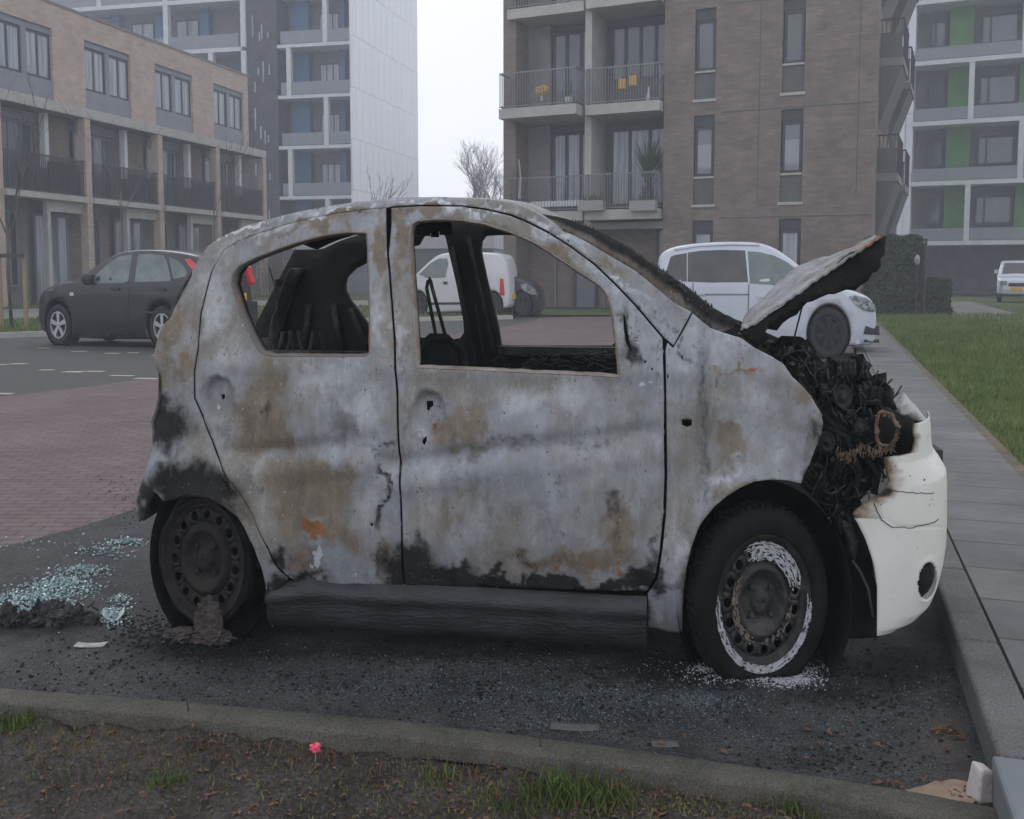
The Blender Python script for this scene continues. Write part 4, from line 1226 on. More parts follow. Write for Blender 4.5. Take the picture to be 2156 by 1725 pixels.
    base = mix(fw.outputs[0], base, (.50,.51,.54))
    run = n.new('ShaderNodeMapRange'); run.inputs[1].default_value = .32; run.inputs[2].default_value = .68; run.inputs[3].default_value = .87; run.inputs[4].default_value = 1.10
    l.new(noi(20, (1,1,.10), 6, .7), run.inputs[0])
    sc2 = n.new('ShaderNodeVectorMath'); sc2.operation = 'SCALE'; l.new(base, sc2.inputs[0]); l.new(run.outputs[0], sc2.inputs['Scale']); base = sc2.outputs[0]
    l.new(base, b.inputs['Base Color'])
    l.new(ramp(mid, .3, .7, (.55,.55,.55), (.85,.85,.85)), b.inputs['Roughness'])
    ad = n.new('ShaderNodeMath'); ad.operation = 'MULTIPLY_ADD'; l.new(streak, ad.inputs[0]); ad.inputs[1].default_value = .6; l.new(mm2, ad.inputs[2])
    bp = n.new('ShaderNodeBump'); bp.inputs['Strength'].default_value = .55; bp.inputs['Distance'].default_value = .009
    l.new(ad.outputs[0], bp.inputs['Height']); l.new(bp.outputs[0], b.inputs['Normal'])
    return m
M['burn'] = burn_mat('scorched_steel')
M['char'] = nmat('charred_black', (.008,.009,.009), .85, (.024,.025,.024), 5, bump=.6, bscale=30, spec=.2)
M['charmix'] = nmat('charred_metal', (.012,.013,.013), .65, (.060,.062,.062), 14, bump=.5, bscale=40, lo=.45, hi=.75)
M['inner'] = nmat('sooty_interior', (.010,.0115,.011), .8, (.028,.030,.028), 3, bump=.3, spec=.25)
M['rust'] = nmat('rusted_edge', (.28,.11,.04), .85, (.42,.21,.10), 12, bump=.3, stretch=(1,1,.6))
M['rustgrey'] = nmat('rust_grey_edge', (.20,.14,.10), .85, (.34,.31,.29), 9, bump=.3)
M['sootgrey'] = nmat('sooty_sill', (.017,.019,.021), .5, (.042,.046,.051), 5, bump=.4, stretch=(1,1,3), spec=.45)

def set_burn(o, cols):
    me = o.data
    a = me.color_attributes.new('burn', 'FLOAT_COLOR', 'POINT')
    a.data.foreach_set('color', np.asarray(cols, np.float32).ravel())

def set_tone(o, pts):
    a = o.data.color_attributes.new('tone', 'FLOAT_COLOR', 'POINT')
    a.data.foreach_set('color', np.asarray([(.82*field(LIGHT, u, v), field(DARK, u, v), field(FLECK, u, v), 1) for u, v in pts], np.float32).ravel())
def skin(name, px, holes_px, sp=.0125, gap=.0, parent=car, mat=None, thick=.006, extra=0.0, smooth_n=0, mapt=None, paint=True, disp_on=True, hole_smooth=0):
    P = L(px)
    if smooth_n: P = smooth_loop(P, smooth_n)
    if gap: P = inset(P, gap)
    H = [smooth_loop(L(h), hole_smooth) if hole_smooth else L(h) for h in holes_px]
    V, T = tri_fill(P, H, sp)
    verts, cols = [], []
    for s, z in V:
        t = tside(s, z) + (disp(s, z) if disp_on else 0) + extra
        verts.append((s, t, z))
    o = mesh_obj(name, verts, [tuple(t) for t in T], mat or M['burn'], parent, smooth=True)
    if paint:
        for (s, t, z) in verts:
            u, v = warp(*project(fc.world(s, t, z)))
            cols.append((.85*field(RUST, u, v), field(SOOT, u, v), field(TAN, u, v), field(ASHW, u, v)))
        set_burn(o, cols)
        set_tone(o, [warp(*project(fc.world(*q))) for q in verts])
    md = o.modifiers.new('thickness', 'SOLIDIFY'); md.thickness = thick; md.offset = -1
    return o

roofline = [(422,539),(437.5,518),(458,503),(490,488),(521,475),(560,463.5),(609,450),(680,436),(745,425.5),(799,419.5),(836,417),(892,415),(970,416),(1022,419),(1074,425.5),(1101,434.7),(1127,446),(1152,462),(1179,484),(1205,494),(1235,509),(1287,540),(1339,571),(1376,601),(1417,635),(1456,657)]
rear_edge = [(300,1098),(294,1075),(292,1044),(298,1018),(307,991),(317,963),(321,939),(321,908),(317,887),(325,869),(333,840),(334,786),(329,773),(324,752),(329,726),(337,697),(351,674),(362,645),(378,612),(391,592),(409,563)]
rear_arch = [(309,1088),(318,1058),(331,1036),(344,1056),(360,1054),(381,1048),(417,1046),(449,1056),(475,1069),(501,1090),(519,1118),(537,1153),(553,1194),(563,1230),(571,1272),(575,1311)]
seam_r = [(445,575),(432,622),(421.6,666),(413.8,732),(406.5,784),(405.5,841),(418.7,872),(437,911),(463,957),(500,1019),(537,1084),(568,1144),(589,1189),(610,1217)]
door_top = [(458,551),(474,527),(502,509),(550,490),(600,474),(660,459),(720,448),(775,441),(812,438)]
seam_m = [(816,534),(820,576),(825.5,654),(831,719),(833,784),(836,842),(844,1005),(846,1128),(850,1232)]
fd_front = [(1398,842),(1400.6,1005),(1397.3,1086),(1390.8,1154),(1381,1216),(1361.5,1246)]
fd_top = [(822,437),(880,433.5),(970,434),(1022,441),(1074,453),(1113,469),(1152,489),(1200,519),(1250,556),(1297,601),(1340,646),(1372,684),(1396,712),(1397,760)]
win_f = [(861,512),(862,488),(866,473),(878,465.5),(918,462),(970,464),(1022,472),(1074,489),(1114,506),(1153,529),(1192,555),(1231,581),(1262,601),(1280,625),(1288,654),(1293,693),(1299,732),(1303.5,795),(1257,791.5),(1153,786.5),(1048,781),(944,776.5),(876.5,773.5),(874,719),(870,654),(865,576)]
win_r = [(771,491),(773,510),(774,550),(777,628),(778.5,706),(777,742),(770,750),(706,751),(628,750),(575,750),(549,743),(534,719),(518,685),(505,654),(495,620),(488,599),(492,576),(505,560),(539,543),(576,529),(628,511),(680,497),(732,490)]
slit = [(1312,662),(1315,664),(1321,700),(1329,734),(1327,742),(1318,722),(1313,692)]
# quarter panel with roof rail and front pillar: one piece, as pressed
body_px = rear_edge + roofline + [(1446,676),(1432,702),(1418,728),(1404,716)] + [(u+1.2, v-2.0) for u, v in fd_top[::-1][1:]] + door_top[::-1] + [(u-1,v) for u,v in seam_r[:]] + [(600,1232),(592,1262),(580,1320)] + rear_arch[::-1]
# the outline above must not cross itself: door_top is followed back to the seam
skin('body_side', body_px, [], gap=.001)
skin('rear_door', door_top + [(812,470)] + [(u-1.3,v) for u,v in seam_m] + [(786,1236),(672,1235),(641,1231),(612,1217)] + [(u+1.5, v) for u, v in seam_r[::-1][1:]],
     [win_r, [(453,834),(461,834),(461,842),(457,846),(453,843)], [(779,1103),(784,1101),(786,1107),(781,1110)]], gap=.001)
handle_hole = [(892,848),(905,847),(907,858),(900,862),(899,868),(893,866)]
key_hole = [(891,922),(896,918),(899,926),(894,938),(889,932)]
skin('front_door', [(822,470)]+fd_top[:1]+fd_top[1:] + fd_front + [(1200,1243),(1000,1239),(854,1236)] + [(u+1.3,v) for u,v in seam_m[::-1]],
     [win_f, slit, handle_hole, key_hole, [(1356,760),(1360,759),(1361,764),(1357,765)], [(1371,775),(1374,774),(1375,779),(1371,780)]], gap=.003)
fender_px = [(1401,760),(1400,738),(1405,721),(1417,732),(1434,703),(1448,678),(1458,659),(1476,674),(1496,690),(1522,699),(1540,705),(1561,711),(1588,731),(1626,750),(1652,768),(1668,792),(1690,812),(1708,833),(1720,854),(1729,868),(1734,890),(1731,915),(1720,943),(1706,977),(1692,1002),(1686,1017),(1670,1013),(1656,1010),(1622,1007),(1588,1011),(1558,1024),(1529,1042),(1505,1063),(1485,1086),(1470,1112),(1456,1150),(1447,1189),(1441,1233),(1438,1280),(1437,1326),(1406,1331),(1364,1324),(1363,1250),(1384,1218),(1394,1155),(1401,1086),(1404,1005),(1402,842)]
skin('front_wing', fender_px, [[(1435,884),(1456,884),(1457,896),(1447,901),(1436,896)], [(1434,750),(1437,749),(1438,756),(1435,757)], [(1404,788),(1407,787),(1408,797),(1405,797)]], gap=.002)
# inner frame that shows dark through the gaps
def grow(px, d): 
    return inset(px, -d)
inner_px = [(322,760),(345,700),(378,640),(420,560),(470,512),(560,470),(680,442),(800,426),(900,421),(1022,426),(1100,442),(1150,468),(1250,526),(1339,578),(1400,630),(1448,668),(1480,700),(1560,725),(1650,790),(1710,870),(1712,930),(1672,1005),(1588,1004),(1529,1034),(1470,1100),(1440,1180),(1430,1300),(1370,1300),(600,1300),(577,1230),(530,1120),(480,1060),(417,1036),(350,1045),(330,940),(345,860),(340,790)]
skin('inner_frame', inner_px, [inset(win_f, 5) if False else win_f, win_r], sp=.07, mat=M['inner'], extra=.085, paint=False, disp_on=False)

# rolled edges of the window openings
def reveal(name, px, depth, mat, shrink=.008, r0=0.0, seg=None, parent=car, smooth_n=1):
    P = densify(L(px), .02); n = len(P)
    Q = inset(P, shrink); 
    V, F = [], []
    for (s, z), (s2, z2) in zip(P, Q):
        t = tside(s, z) + disp(s, z)
        w_ = .003*fbm(s*20, z*20)
        V += [(s, t-.002, z), ((s+s2)/2+w_, t+.006, (z+z2)/2+w_), (s2+w_, t+depth*.5, z2), (s2, t+depth, z2+w_)]
    for i in range(n):
        j = (i+1) % n
        for k in range(3): F.append((i*4+k, i*4+k+1, j*4+k+1, j*4+k))
    o = mesh_obj(name, V, F, mat, parent, smooth=True)
    md = o.modifiers.new('thickness', 'SOLIDIFY'); md.thickness = .004
    return o
reveal('window_flange', win_f, .05, M['rustgrey'])
M['rustpart'] = nmat('patchy_rust_edge', (.17,.155,.145), .85, (.33,.14,.055), 4, bump=.3, lo=.50, hi=.60)
reveal('window_flange', win_r, .05, M['rustpart'])

# sill
def sill_t(z): return .055
V, F = [], []
ss = np.linspace(sz(583,1290)[0], sz(1362,1290)[0], 70)
zt0, zb0 = sz(900,1246)[1], sz(900,1322)[1]
prof_s = [(zt0+.03, .075), (zt0-.01, .035), (zt0-.04, .028), (zt0-.055, .042), (zt0-.085, .045), (zb0+.05, .05), (zb0+.01, .075), (zb0-.01, .13), (zb0+.02, .22)]
for i, s in enumerate(ss):
    for z, t in prof_s:
        V.append((s, t+.004*fbm(s*5, z*5), z + (.03*(1-i/8) if i < 8 and z > zt0-.06 else 0)*-1 + .004*fbm(s*3, 9)))
m_ = len(prof_s)
for i in range(len(ss)-1):
    for k in range(m_-1): F.append((i*m_+k, i*m_+k+1, (i+1)*m_+k+1, (i+1)*m_+k))
so_ = mesh_obj('sill', V, F, M['sootgrey'], car, smooth=True)
set_burn(so_, [(.1, .50 if k_ % m_ in (2, 3) else 1.2, .35, .15) for k_ in range(len(V))])


# windscreen frame with remains of glass
M['glassedge'] = nmat('broken_glass_edge', (.02,.025,.022), .4, (.16,.20,.19), 16, lo=.5, hi=.7)
wf_px = [(1130,449),(1152,452),(1179,457),(1208,466),(1231,475),(1260,488),(1287,501),(1313,516),(1339,534),(1365,551),(1391,567),(1417,585),(1443,604),(1470,624),(1496,644),(1522,660),(1548,675),(1552,683),(1516,697),(1496,690),(1476,674),(1456,659),(1417,638),(1376,604),(1339,574),(1287,543),(1235,512),(1205,497),(1179,487),(1152,465)]
def strip_obj(name, px, t0, t1, mat, jag=0.0, sp=.03, parent=car, th=.02):
    P = densify([fc.hit(u, v, t0) for u, v in px], .03)
    P = [(s+jag*fbm(s*40, z*40), z+jag*fbm(z*40, s*40, 3)) for s, z in P]
    V, T = tri_fill(P, [], sp)
    lo_, hi_ = V[:,0].min(), V[:,0].max()
    verts = [(s, t0+(t1-t0)*(s-lo_)/(hi_-lo_)+.012*fbm(s*12, z*12), z) for s, z in V]
    o = mesh_obj(name, verts, [tuple(t) for t in T], mat, parent, smooth=True)
    md = o.modifiers.new('thickness', 'SOLIDIFY'); md.thickness = th; md.offset = -1
    return o
wso = strip_obj('windscreen_frame', wf_px, .34, .22, M['burn'], jag=.003, sp=.016)
wc = []
for vt in wso.data.vertices:
    u, v = project(fc.world(*vt.co)); top = float(np.interp(u, [p[0] for p in wf_px[:17]], [p[1] for p in wf_px[:17]])); bot = float(np.interp(u, [1152,1205,1235,1287,1339,1376,1417,1456,1476,1516], [465,497,512,543,574,604,638,659,674,697]))
    f = (v-top)/max(6, bot-top)
    wc.append((.25, 1.15-1.25*f if u < 1440 else 1.3-.9*f, .55, .35*f))
set_burn(wso, wc)
b = MB()
for i in range(150):
    k = i/149
    u = 1200+ (1500-1200)*k; v = float(np.interp(u, [p[0] for p in wf_px[:17]], [p[1] for p in wf_px[:17]]))
    s, z = fc.hit(u, v, .33-.1*k)
    h = random.uniform(.004,.022)
    b.add([(s-.006,.33-.1*k,z-.012),(s+.006,.33-.1*k,z-.014),(s+random.uniform(-.004,.006),.33-.1*k,z+h*.7),(s,.336-.1*k,z-.012)], [(0,1,2),(1,3,2),(3,0,2)])
b.build('glass_remains', M['glassedge'], car)

# roof, far side, floor, tail, firewall
FW = 1.46
near_top = [sz(u, v) for u, v in roofline[2:]]
xs_ = np.linspace(near_top[0][0], near_top[-8][0], 60)
V, F = [], []
m_ = 13
for s in xs_:
    z0 = float(np.interp(s, [p[0] for p in near_top], [p[1] for p in near_top]))
    t0 = tside(s, z0)
    for k in range(m_):
        f = k/(m_-1)
        t = t0 + (FW+.10-2*t0+.0)*f
        V.append((s, t, z0 - .012 + .045*math.sin(math.pi*f) + .006*fbm(s*3, t*3)))
for i in range(len(xs_)-1):
    for k in range(m_-1): F.append((i*m_+k, (i+1)*m_+k, (i+1)*m_+k+1, i*m_+k+1))
o = mesh_obj('roof', V, F, M['burn'], car, smooth=True)
set_burn(o, [(0, .1+.4*(fbm(v[0]*3, v[1]*3)), .3, .5) for v in V])
o.data.materials.append(M['inner'])
md = o.modifiers.new('thickness', 'SOLIDIFY'); md.thickness = .012; md.offset = -1; md.material_offset = 1; md.material_offset_rim = 0

def fz_(px, t=FW): return [fc.hit(u, v, t) for u, v in px]
hole_ra = [(724,600),(727,584),(745,566),(773,552),(800,540),(862,520),(880,516),(891,496),(905,487),(930,487),(938,500),(944,528),(960,596),(975,674),(977,700),(968,713),(941,717),(876,710),(830,706),(778,690),(757,662),(735,632),(725,612)]
hole_fa = [(1066,495),(1022,497),(1013,508),(1011,528),(1020,570),(1033,627),(1048,690),(1054,727),(1180,729),(1330,729),(1332,700),(1290,600),(1200,525),(1130,500)]
def ztop(s, d=.03):
    return float(np.interp(s, [p[0] for p in near_top], [p[1] for p in near_top])) - d
far_out = [(-2.66, .42), (-2.80, .95), (-2.74, 1.3)]
for s in np.linspace(-2.50, near_top[-6][0], 40): far_out.append((s, ztop(s, .02)))
far_out += [(-.30, 1.42), (-.02, 1.34), (.25, 1.22), (.46, 1.0), (.50, .75), (.38, .45), (-.32, .42), (-.4, .28), (-2.05, .28), (-2.15, .45)]
H1, H2 = fz_(hole_ra), fz_(hole_fa)
V, T = tri_fill(far_out, [H1, H2], .05)
def tfar(s, z): return FW + .06 - max(0, (z-1.30))*.10 + .006*fbm(s*4, z*4, 7)
verts = [(s, FW + .006*fbm(s*4, z*4, 7), z) for s, z in V]
o = mesh_obj('far_side', verts, [tuple(t) for t in T], M['inner'], car, smooth=True)
md = o.modifiers.new('thickness', 'SOLIDIFY'); md.thickness = .05; md.offset = -1
# raised pillar folds and door trims on the inside of the far side
for (ua, va, ub, vb, r) in ((950,520,1000,770,.014),(985,500,1045,772,.012),(1000,640,1022,775,.006),(615,600,580,740,.014),(650,640,640,745,.02),(700,640,720,745,.02),(735,650,778,742,.014)):
    p, q = fc.hit(ua, va, FW-.03), fc.hit(ub, vb, FW-.03)
    MB().tube([(p[0], FW-.02, p[1]), ((p[0]+q[0])/2, FW-.03, (p[1]+q[1])/2), (q[0], FW-.02, q[1])], r, 6).build('pillar_fold', M['charmix'], car, smooth=True)
b = MB()
p, q = fc.hit(1050, 729, FW-.06), fc.hit(1320, 731, FW-.06)
b.box(p[0], q[0], FW-.08, FW-.01, p[1]-.03, p[1]+.0); 
p, q = fc.hit(1050, 745, FW-.06), fc.hit(1320, 748, FW-.06)
b.tube([(p[0], FW-.07, p[1]), (q[0], FW-.07, q[1])], .012, 6)
for i in range(60):
    u = random.uniform(1050, 1300); v = random.uniform(742, 790); s, z = fc.hit(u, v, FW-.2)
    r = random.uniform(.008, .022)
    b.tube([(s-r*2, FW-.2, z), (s, FW-.19, z+random.uniform(-r,r)), (s+r*2, FW-.2, z+random.uniform(-r,r))], r*.3, 5)
b.build('door_trim_remains', M['charmix'], car)
# dashboard stump, floor, firewall, tail panel
V, F = [], []
b = MB()
b.flat([(-2.6,.12),(-.1,.12),(-.1,1.42),(-2.6,1.42)], .30, .33)
b.box(-.40,-.36,.14,1.42,.3,1.05)
b.build('floor_pan', M['inner'], car)
V, F = [], []
rp = [sz(u, v) for u, v in rear_edge]
for (s, z) in rp:
    t0 = tside(s, z)
    for k in range(9):
        f = k/8
        V.append((s - .07*math.sin(math.pi*f) , t0 + (FW+.12-2*t0)*f, z))
for i in range(len(rp)-1):
    for k in range(8):
        zmid = (rp[i][1]+rp[i+1][1])/2
        if zmid > 1.22 and 1 <= k <= 6: continue
        F.append((i*9+k, (i+1)*9+k, (i+1)*9+k+1, i*9+k+1))
o = mesh_obj('tail_panel', V, F, M['burn'], car, smooth=True)
set_burn(o, [(.2, .6, .4, .1)]*len(V))
md = o.modifiers.new('thickness', 'SOLIDIFY'); md.thickness = .01

# seat frames
def seat(name, ua, ub, vt, vb, t, mat=M['charmix']):
    b = MB()
    a = fc.hit(ua, vt, t); c = fc.hit(ub, vt, t); d = fc.hit(ua+22, vb, t); e = fc.hit(ub+26, vb, t)
    b.tube([(d[0], t, d[1]), (a[0]+.005, t, a[1]-.04), (a[0]+.012, t, a[1]-.008), ((a[0]+c[0])/2, t, a[1]+.006), (c[0]-.012, t, c[1]-.008), (c[0]-.005, t, c[1]-.04), (e[0], t, e[1])], .0085, 8)
    return b.build(name, mat, car, smooth=True)
seat('headrest_frame', 896, 912, 588, 708, .45)
b = MB()
p = fc.hit(925, 720, .45)
b.tube([(p[0]-.12, .40, .35), (p[0]-.10, .40, p[1]-.12), (p[0]-.07, .40, p[1]-.02), (p[0]-.03, .42, p[1]+.02), (p[0]+.03, .46, p[1]+.015), (p[0]+.07, .60, p[1]-.05), (p[0]+.2, .62, .35)], .022, 8)
b.add([(p[0]-.08,.45,p[1]-.02),(p[0]+.04,.47,p[1]+.0),(p[0]+.16,.52,.4),(p[0]-.12,.5,.4)], [(0,1,2,3)])
b.build('seat_back_frame', M['char'], car, smooth=True)
b = MB()
for u in (604, 622, 668):
    p = fc.hit(u, 700, .9)
    b.tube([(p[0]-.06, .9, p[1]-.16), (p[0]-.02, .9, p[1]), (p[0]+.015, .9, p[1]+.01), (p[0]+.05, .9, p[1]-.16)], .009, 6)
b.box(fc.hit(560,745,.9)[0], fc.hit(770,745,.9)[0], .88, .92, .6, fc.hit(600,738,.9)[1])
b.build('rear_seat_frame', M['charmix'], car, smooth=True)
b = MB()
pts = [fc.hit(u, v, 1.3) for u, v in ((567,563),(575,590),(584,620),(590,660),(592,720))]
b.tube([(s, 1.3, z) for s, z in pts], .003, 5)
b.build('hanging_wire', M['char'], car)
# burnt headlining shreds along the roof opening
b = MB()
for u0 in np.arange(870, 945, 9.0):
    s, z = fc.hit(u0, 490+random.uniform(-3,5), 1.2)
    b.box(s-.02, s+.02, 1.2, 1.22, z-random.uniform(.0,.02), z+.12)
b.build('headlining_remains', M['char'], car)

# ---- wheels of the wreck
def wreck_wheel(hub, steer, t, tyre=True, name='wheel', rot=0, back=False, seed=0):
    h = bpy.data.objects.new(name, None); C.objects.link(h); h.parent = car
    h.location = (hub[0], t, hub[1]); h.rotation_euler = (0, R(rot), R(steer)+(math.pi if back else 0))
    if tyre:
        r = .272
        b = MB()
        b.lathe([(.185,.03),(.192,.005),(.205,-.010),(.235,-.016),(.255,-.008),(.268,.012),(r,.03),(r-.004,.055),(r,.06),(r-.004,.085),(r,.09),(r,.120),(.262,.140),(.235,.150),(.19,.145)], 72, kz=K*.985, wob=.012)
        V = []
        floor_ = -(hub[1]-.004)
        for x, y, z in b.v:      # the flat bottom of a soft tyre
            if z < floor_: z = floor_ + .15*(floor_-z)*0; y += -.015
            V.append((x, y, z))
        b.v = V
        # tread blocks
        for k in range(60):
            a = 2*math.pi*k/60
            for yy in (.034, .064, .094):
                ca, sa = math.cos(a), math.sin(a)
                if r*K*sa < floor_+.01: continue
                x, z = r*1.0*ca, r*1.0*sa*K*.985
                b.box(x-.008, x+.008, yy, yy+.022, z-.009, z+.009)
        b.build('tyre', M['burnttyre'], h, smooth=True)
    b = MB()
    b.lathe([(.193,.0),(.193,.006),(.186,.008),(.183,.020),(.176,.030),(.170,.032),(.160,.036)], 64, kz=K)
    # disc with vent holes: ring sectors between holes
    nh = 15; ro, ri = .160, .118
    n = 120
    ring_o, ring_i, mid_o, mid_i = [], [], [], []
    def P_(r_, a, y): return (r_*math.cos(a), y, K*r_*math.sin(a))
    V, F = [], []
    for k in range(nh):
        a0 = 2*math.pi*k/nh; da = 2*math.pi/nh
        c = a0+da/2; rh = .0145; rm = .140
        hole = []
        for j in range(12):
            th = 2*math.pi*j/12
            rr = rm + rh*math.cos(th); aa_ = c + rh*math.sin(th)/rm
            hole.append((aa_*rm, rr))
        outer_ = [(a0*rm, ri), ((a0+da)*rm, ri), ((a0+da)*rm, ro), (a0*rm, ro)]
        V2, T2 = tri_fill(outer_, [hole], .02, 0)
        st = len(V)
        for x, rr in V2: V.append(P_(rr, x/rm, .036 - .010*math.sin(math.pi*min(1,max(0,(rr-ri)/(ro-ri))))))
        F += [tuple(int(q)+st for q in t_) for t_ in T2]
    b.add(V, F)
    b.lathe([(.118,.036),(.105,.028),(.098,.012),(.090,.018),(.075,.040),(.050,.045),(.034,.040),(.030,.016),(.012,.014),(.001,.014)], 64, kz=K)
    for k in range(4):
        a = math.pi/4+k*math.pi/2
        c = P_(.055, a, .034)
        b.lathe([(.001,-.012),(.009,-.012),(.010,.01)], 8, c, kz=K)
    o = b.build('rim', M['burntrim'] if tyre else M['rustrim'], h, smooth=True)
    md = o.modifiers.new('thickness', 'SOLIDIFY'); md.thickness = .004
    MB().lathe([(.001,.075),(.15,.075),(.155,.14),(.165,.15)], 40, kz=K).build('brake_drum', M['char'], h, smooth=True)
    if tyre and not back:
        # pale ash crust on the rim
        def crust(nm, r0, r1, a0, a1, y0, th, mat, seed):
            V, F = [], []
            na, nr_ = int((a1-a0)/.9), max(3, int((r1-r0)/.0016))
            for i in range(na+1):
                for j in range(nr_+1):
                    a_ = R(a0+(a1-a0)*i/na); r_ = r0+(r1-r0)*j/nr_
                    V.append(P_(r_, a_, y0 - .004*abs(fbm(i*.2, j*.3, seed))))
            for i in range(na):
                e_ = min(i, na-i)/na*5
                for j in range(nr_):
                    q_ = fbm(i*.12, j*.28, seed, 5) + .25*fbm(i*.6, j*.8, seed+3, 3) - .25*abs(2*j/nr_-1)**3 - .5*max(0, 1-e_)
                    if q_ > th: F.append((i*(nr_+1)+j, i*(nr_+1)+j+1, (i+1)*(nr_+1)+j+1, (i+1)*(nr_+1)+j))
            o_ = mesh_obj(nm, V, F, mat, h); md_ = o_.modifiers.new('thickness', 'SOLIDIFY'); md_.thickness = .002
            return tag(o_, kind='stuff')
        crust('rim_ash', .174, .198, -188, 8, -.006, -.30, M['ashwhite'], 1)
        crust('rim_ash', .118, .172, 12, 118, .018, -.22, M['ashwhite'], 2)
        crust('rim_ash', .102, .128, 135, 260, .010, -.10, M['paleash'], 3)
        crust('rim_ash', .104, .124, -100, 10, .012, .12, M['paleash'], 6)
    return h
M['burnttyre'] = nmat('scorched_rubber', (.007,.0075,.008), .85, (.015,.016,.0165), 7, bump=.4, bscale=60, spec=.15)
M['burntrim'] = nmat('scorched_rim', (.020,.021,.021), .6, (.085,.08,.072), 13, bump=.3, lo=.50, hi=.72)
M['rustrim'] = nmat('rusty_rim', (.009,.009,.009), .8, (.032,.027,.024), 12, bump=.5, lo=.4, hi=.75)
M['paleash'] = nmat('rust_tinted_ash', (.13,.10,.08), .9, (.24,.20,.17), 30)
M['ashwhite'] = nmat('white_ash', (.34,.35,.38), .9, (.50,.51,.55), 30)
wreck_wheel(HUBF, 16, .005, True)
wreck_wheel((HUBF[0], HUBF[1]), 14, 1.56, True, back=True)
wreck_wheel(HUBR, 0, .03, False)
wreck_wheel(HUBR, 0, 1.50, False, back=True)
# wheel housings
b = MB()
b.lathe([(.34,.03),(.34,.35),(.01,.36)], 40, (HUBF[0], .0, HUBF[1]), kz=K)
b.build('front_wheel_housing', M['char'], car, smooth=True)
b = MB(); b.lathe([(.275,.03),(.275,.35),(.01,.36)], 40, (HUBR[0]+.03, .0, HUBR[1]), kz=K)
b.build('rear_wheel_housing', M['char'], car, smooth=True)
# what is left of the rear tyre: collapsed carcass round and under the rim
def lump(name, c, r, mat, parent, seed=0, amp=.35, fr_=3.0, sub=4, kz=1.0, ky=1.0):
    import bmesh
    bm = bmesh.new(); bmesh.ops.create_icosphere(bm, subdivisions=sub, radius=1)
    for v in bm.verts:
        n_ = v.co.normalized(); d = 1 + amp*noise.fractal(n_*fr_+Vector((seed*7.1, seed, 0)), .8, 2.1, 5)
        v.co = Vector((n_.x*r[0]*d, n_.y*r[1]*d, n_.z*r[2]*d))
    V = [(v.co.x+c[0], v.co.y+c[1], v.co.z+c[2]) for v in bm.verts]; F = [tuple(q.index for q in f.verts) for f in bm.faces]
    bm.free()
    return V, F
b = MB()
hz = HUBR[1]
prof = [(.186,.03),(.194,.002),(.205,.004),(.212,.05),(.212,.12),(.19,.15)]
b.lathe(prof, 60, (HUBR[0]-.008, .045, hz), kz=K, wob=.10)
b.v = [(x, y, max(z, .006+.02*abs(fbm(x*9, y*9)))) for x, y, z in b.v]
b.build('collapsed_tyre', M['char'], car, smooth=True)
M['cinder'] = nmat('rusty_cinder', (.035,.030,.028), .9, (.10,.082,.072), 22, bump=1.0, bscale=60)
b = MB()
p = fc.hit(436, 1318, -.02)
b.add(*lump('x', (p[0], -.005, p[1]-.0), (.062,.02,.115), None, None, 3, .30, 4))
b.add(*lump('x', (p[0]+.02, -.02, .035), (.085,.05,.03), None, None, 5, .5, 4))
b.add(*lump('x', (p[0]-.12, -.01, .03), (.08,.05,.03), None, None, 6, .5, 4))
b.build('slumped_metal', M['cinder'], car)

# ---- front bumper: white plastic, scorched at its upper edge
SIL = [(895,1957),(905,1958),(921,1960),(950,1961),(976,1964),(1002,1980),(1025,1992),(1051,1994),(1122,1994),(1137,1994),(1189,1992),(1236,1985),(1275,1975),(1306,1962),(1327,1938),(1338,1900)]
INN = [(895,1922),(905,1922),(915,1923),(930,1926),(950,1922),(958,1918),(962,1862),(978,1862),(991,1866),(1012,1871),(1027,1865),(1040,1852),(1051,1834),(1061,1818),(1074,1803),(1085,1795),(1108,1808),(1134,1821),(1163,1832),(1194,1841),(1236,1847),(1293,1847),(1345,1847)]
def bump_curve(w_, smin, smax):
    a = w_*math.pi/2
    return smin + (smax-smin)*math.sin(a)**.85, .0+.80*(1-math.cos(a))**1.25
def pt_b(w_, smin, smax, z):
    s, t = bump_curve(w_, smin, smax); return project(fc.world(s, t + .02, z))
rowsB = []
vs = np.arange(897, 1344, 3.0)
for v in vs:
    ui = float(np.interp(v, [p[0] for p in INN], [p[1] for p in INN]))
    us = float(np.interp(v, [p[0] for p in SIL], [p[1] for p in SIL]))
    # vertical position: reference depth at the near edge
    smin, z = fc.hit(1847, v, .02)
    smin = fc.hit(1800, v, .02)[0] if v < 1345 else smin
    lo_, hi_ = smin+.02, smin+1.2
    for _ in range(30):
        md_ = (lo_+hi_)/2
        mu = max(pt_b(w_, smin, md_, z)[0] for w_ in np.linspace(0, 1, 24))
        if mu < us: lo_ = md_
        else: hi_ = md_
    smax = (lo_+hi_)/2
    # where the scorched or arch edge lies along the curve
    wl, wh = 0.0, .8
    ws = np.linspace(-.25, .8, 80)
    def ww_(w_): 
        if w_ < 0: s, t = smin + w_*.8, 0.0; return project(fc.world(s, t+.02, z))[0]
        return pt_b(w_, smin, smax, z)[0]
    uu = [ww_(w_) for w_ in ws]
    k = next((i for i in range(len(uu)) if uu[i] >= ui), 0)
    rowsB.append((z, smin, smax, ws[k] if k == 0 else ws[k-1]+(ws[k]-ws[k-1])*(ui-uu[k-1])/(uu[k]-uu[k-1]+1e-9), v))
def bpt(w_, row):
    z, smin, smax = row[0], row[1], row[2]
    if w_ < 0: s, t = smin + w_*.8, 0.0
    else: s, t = bump_curve(min(w_, 1), smin, smax)
    return s, t
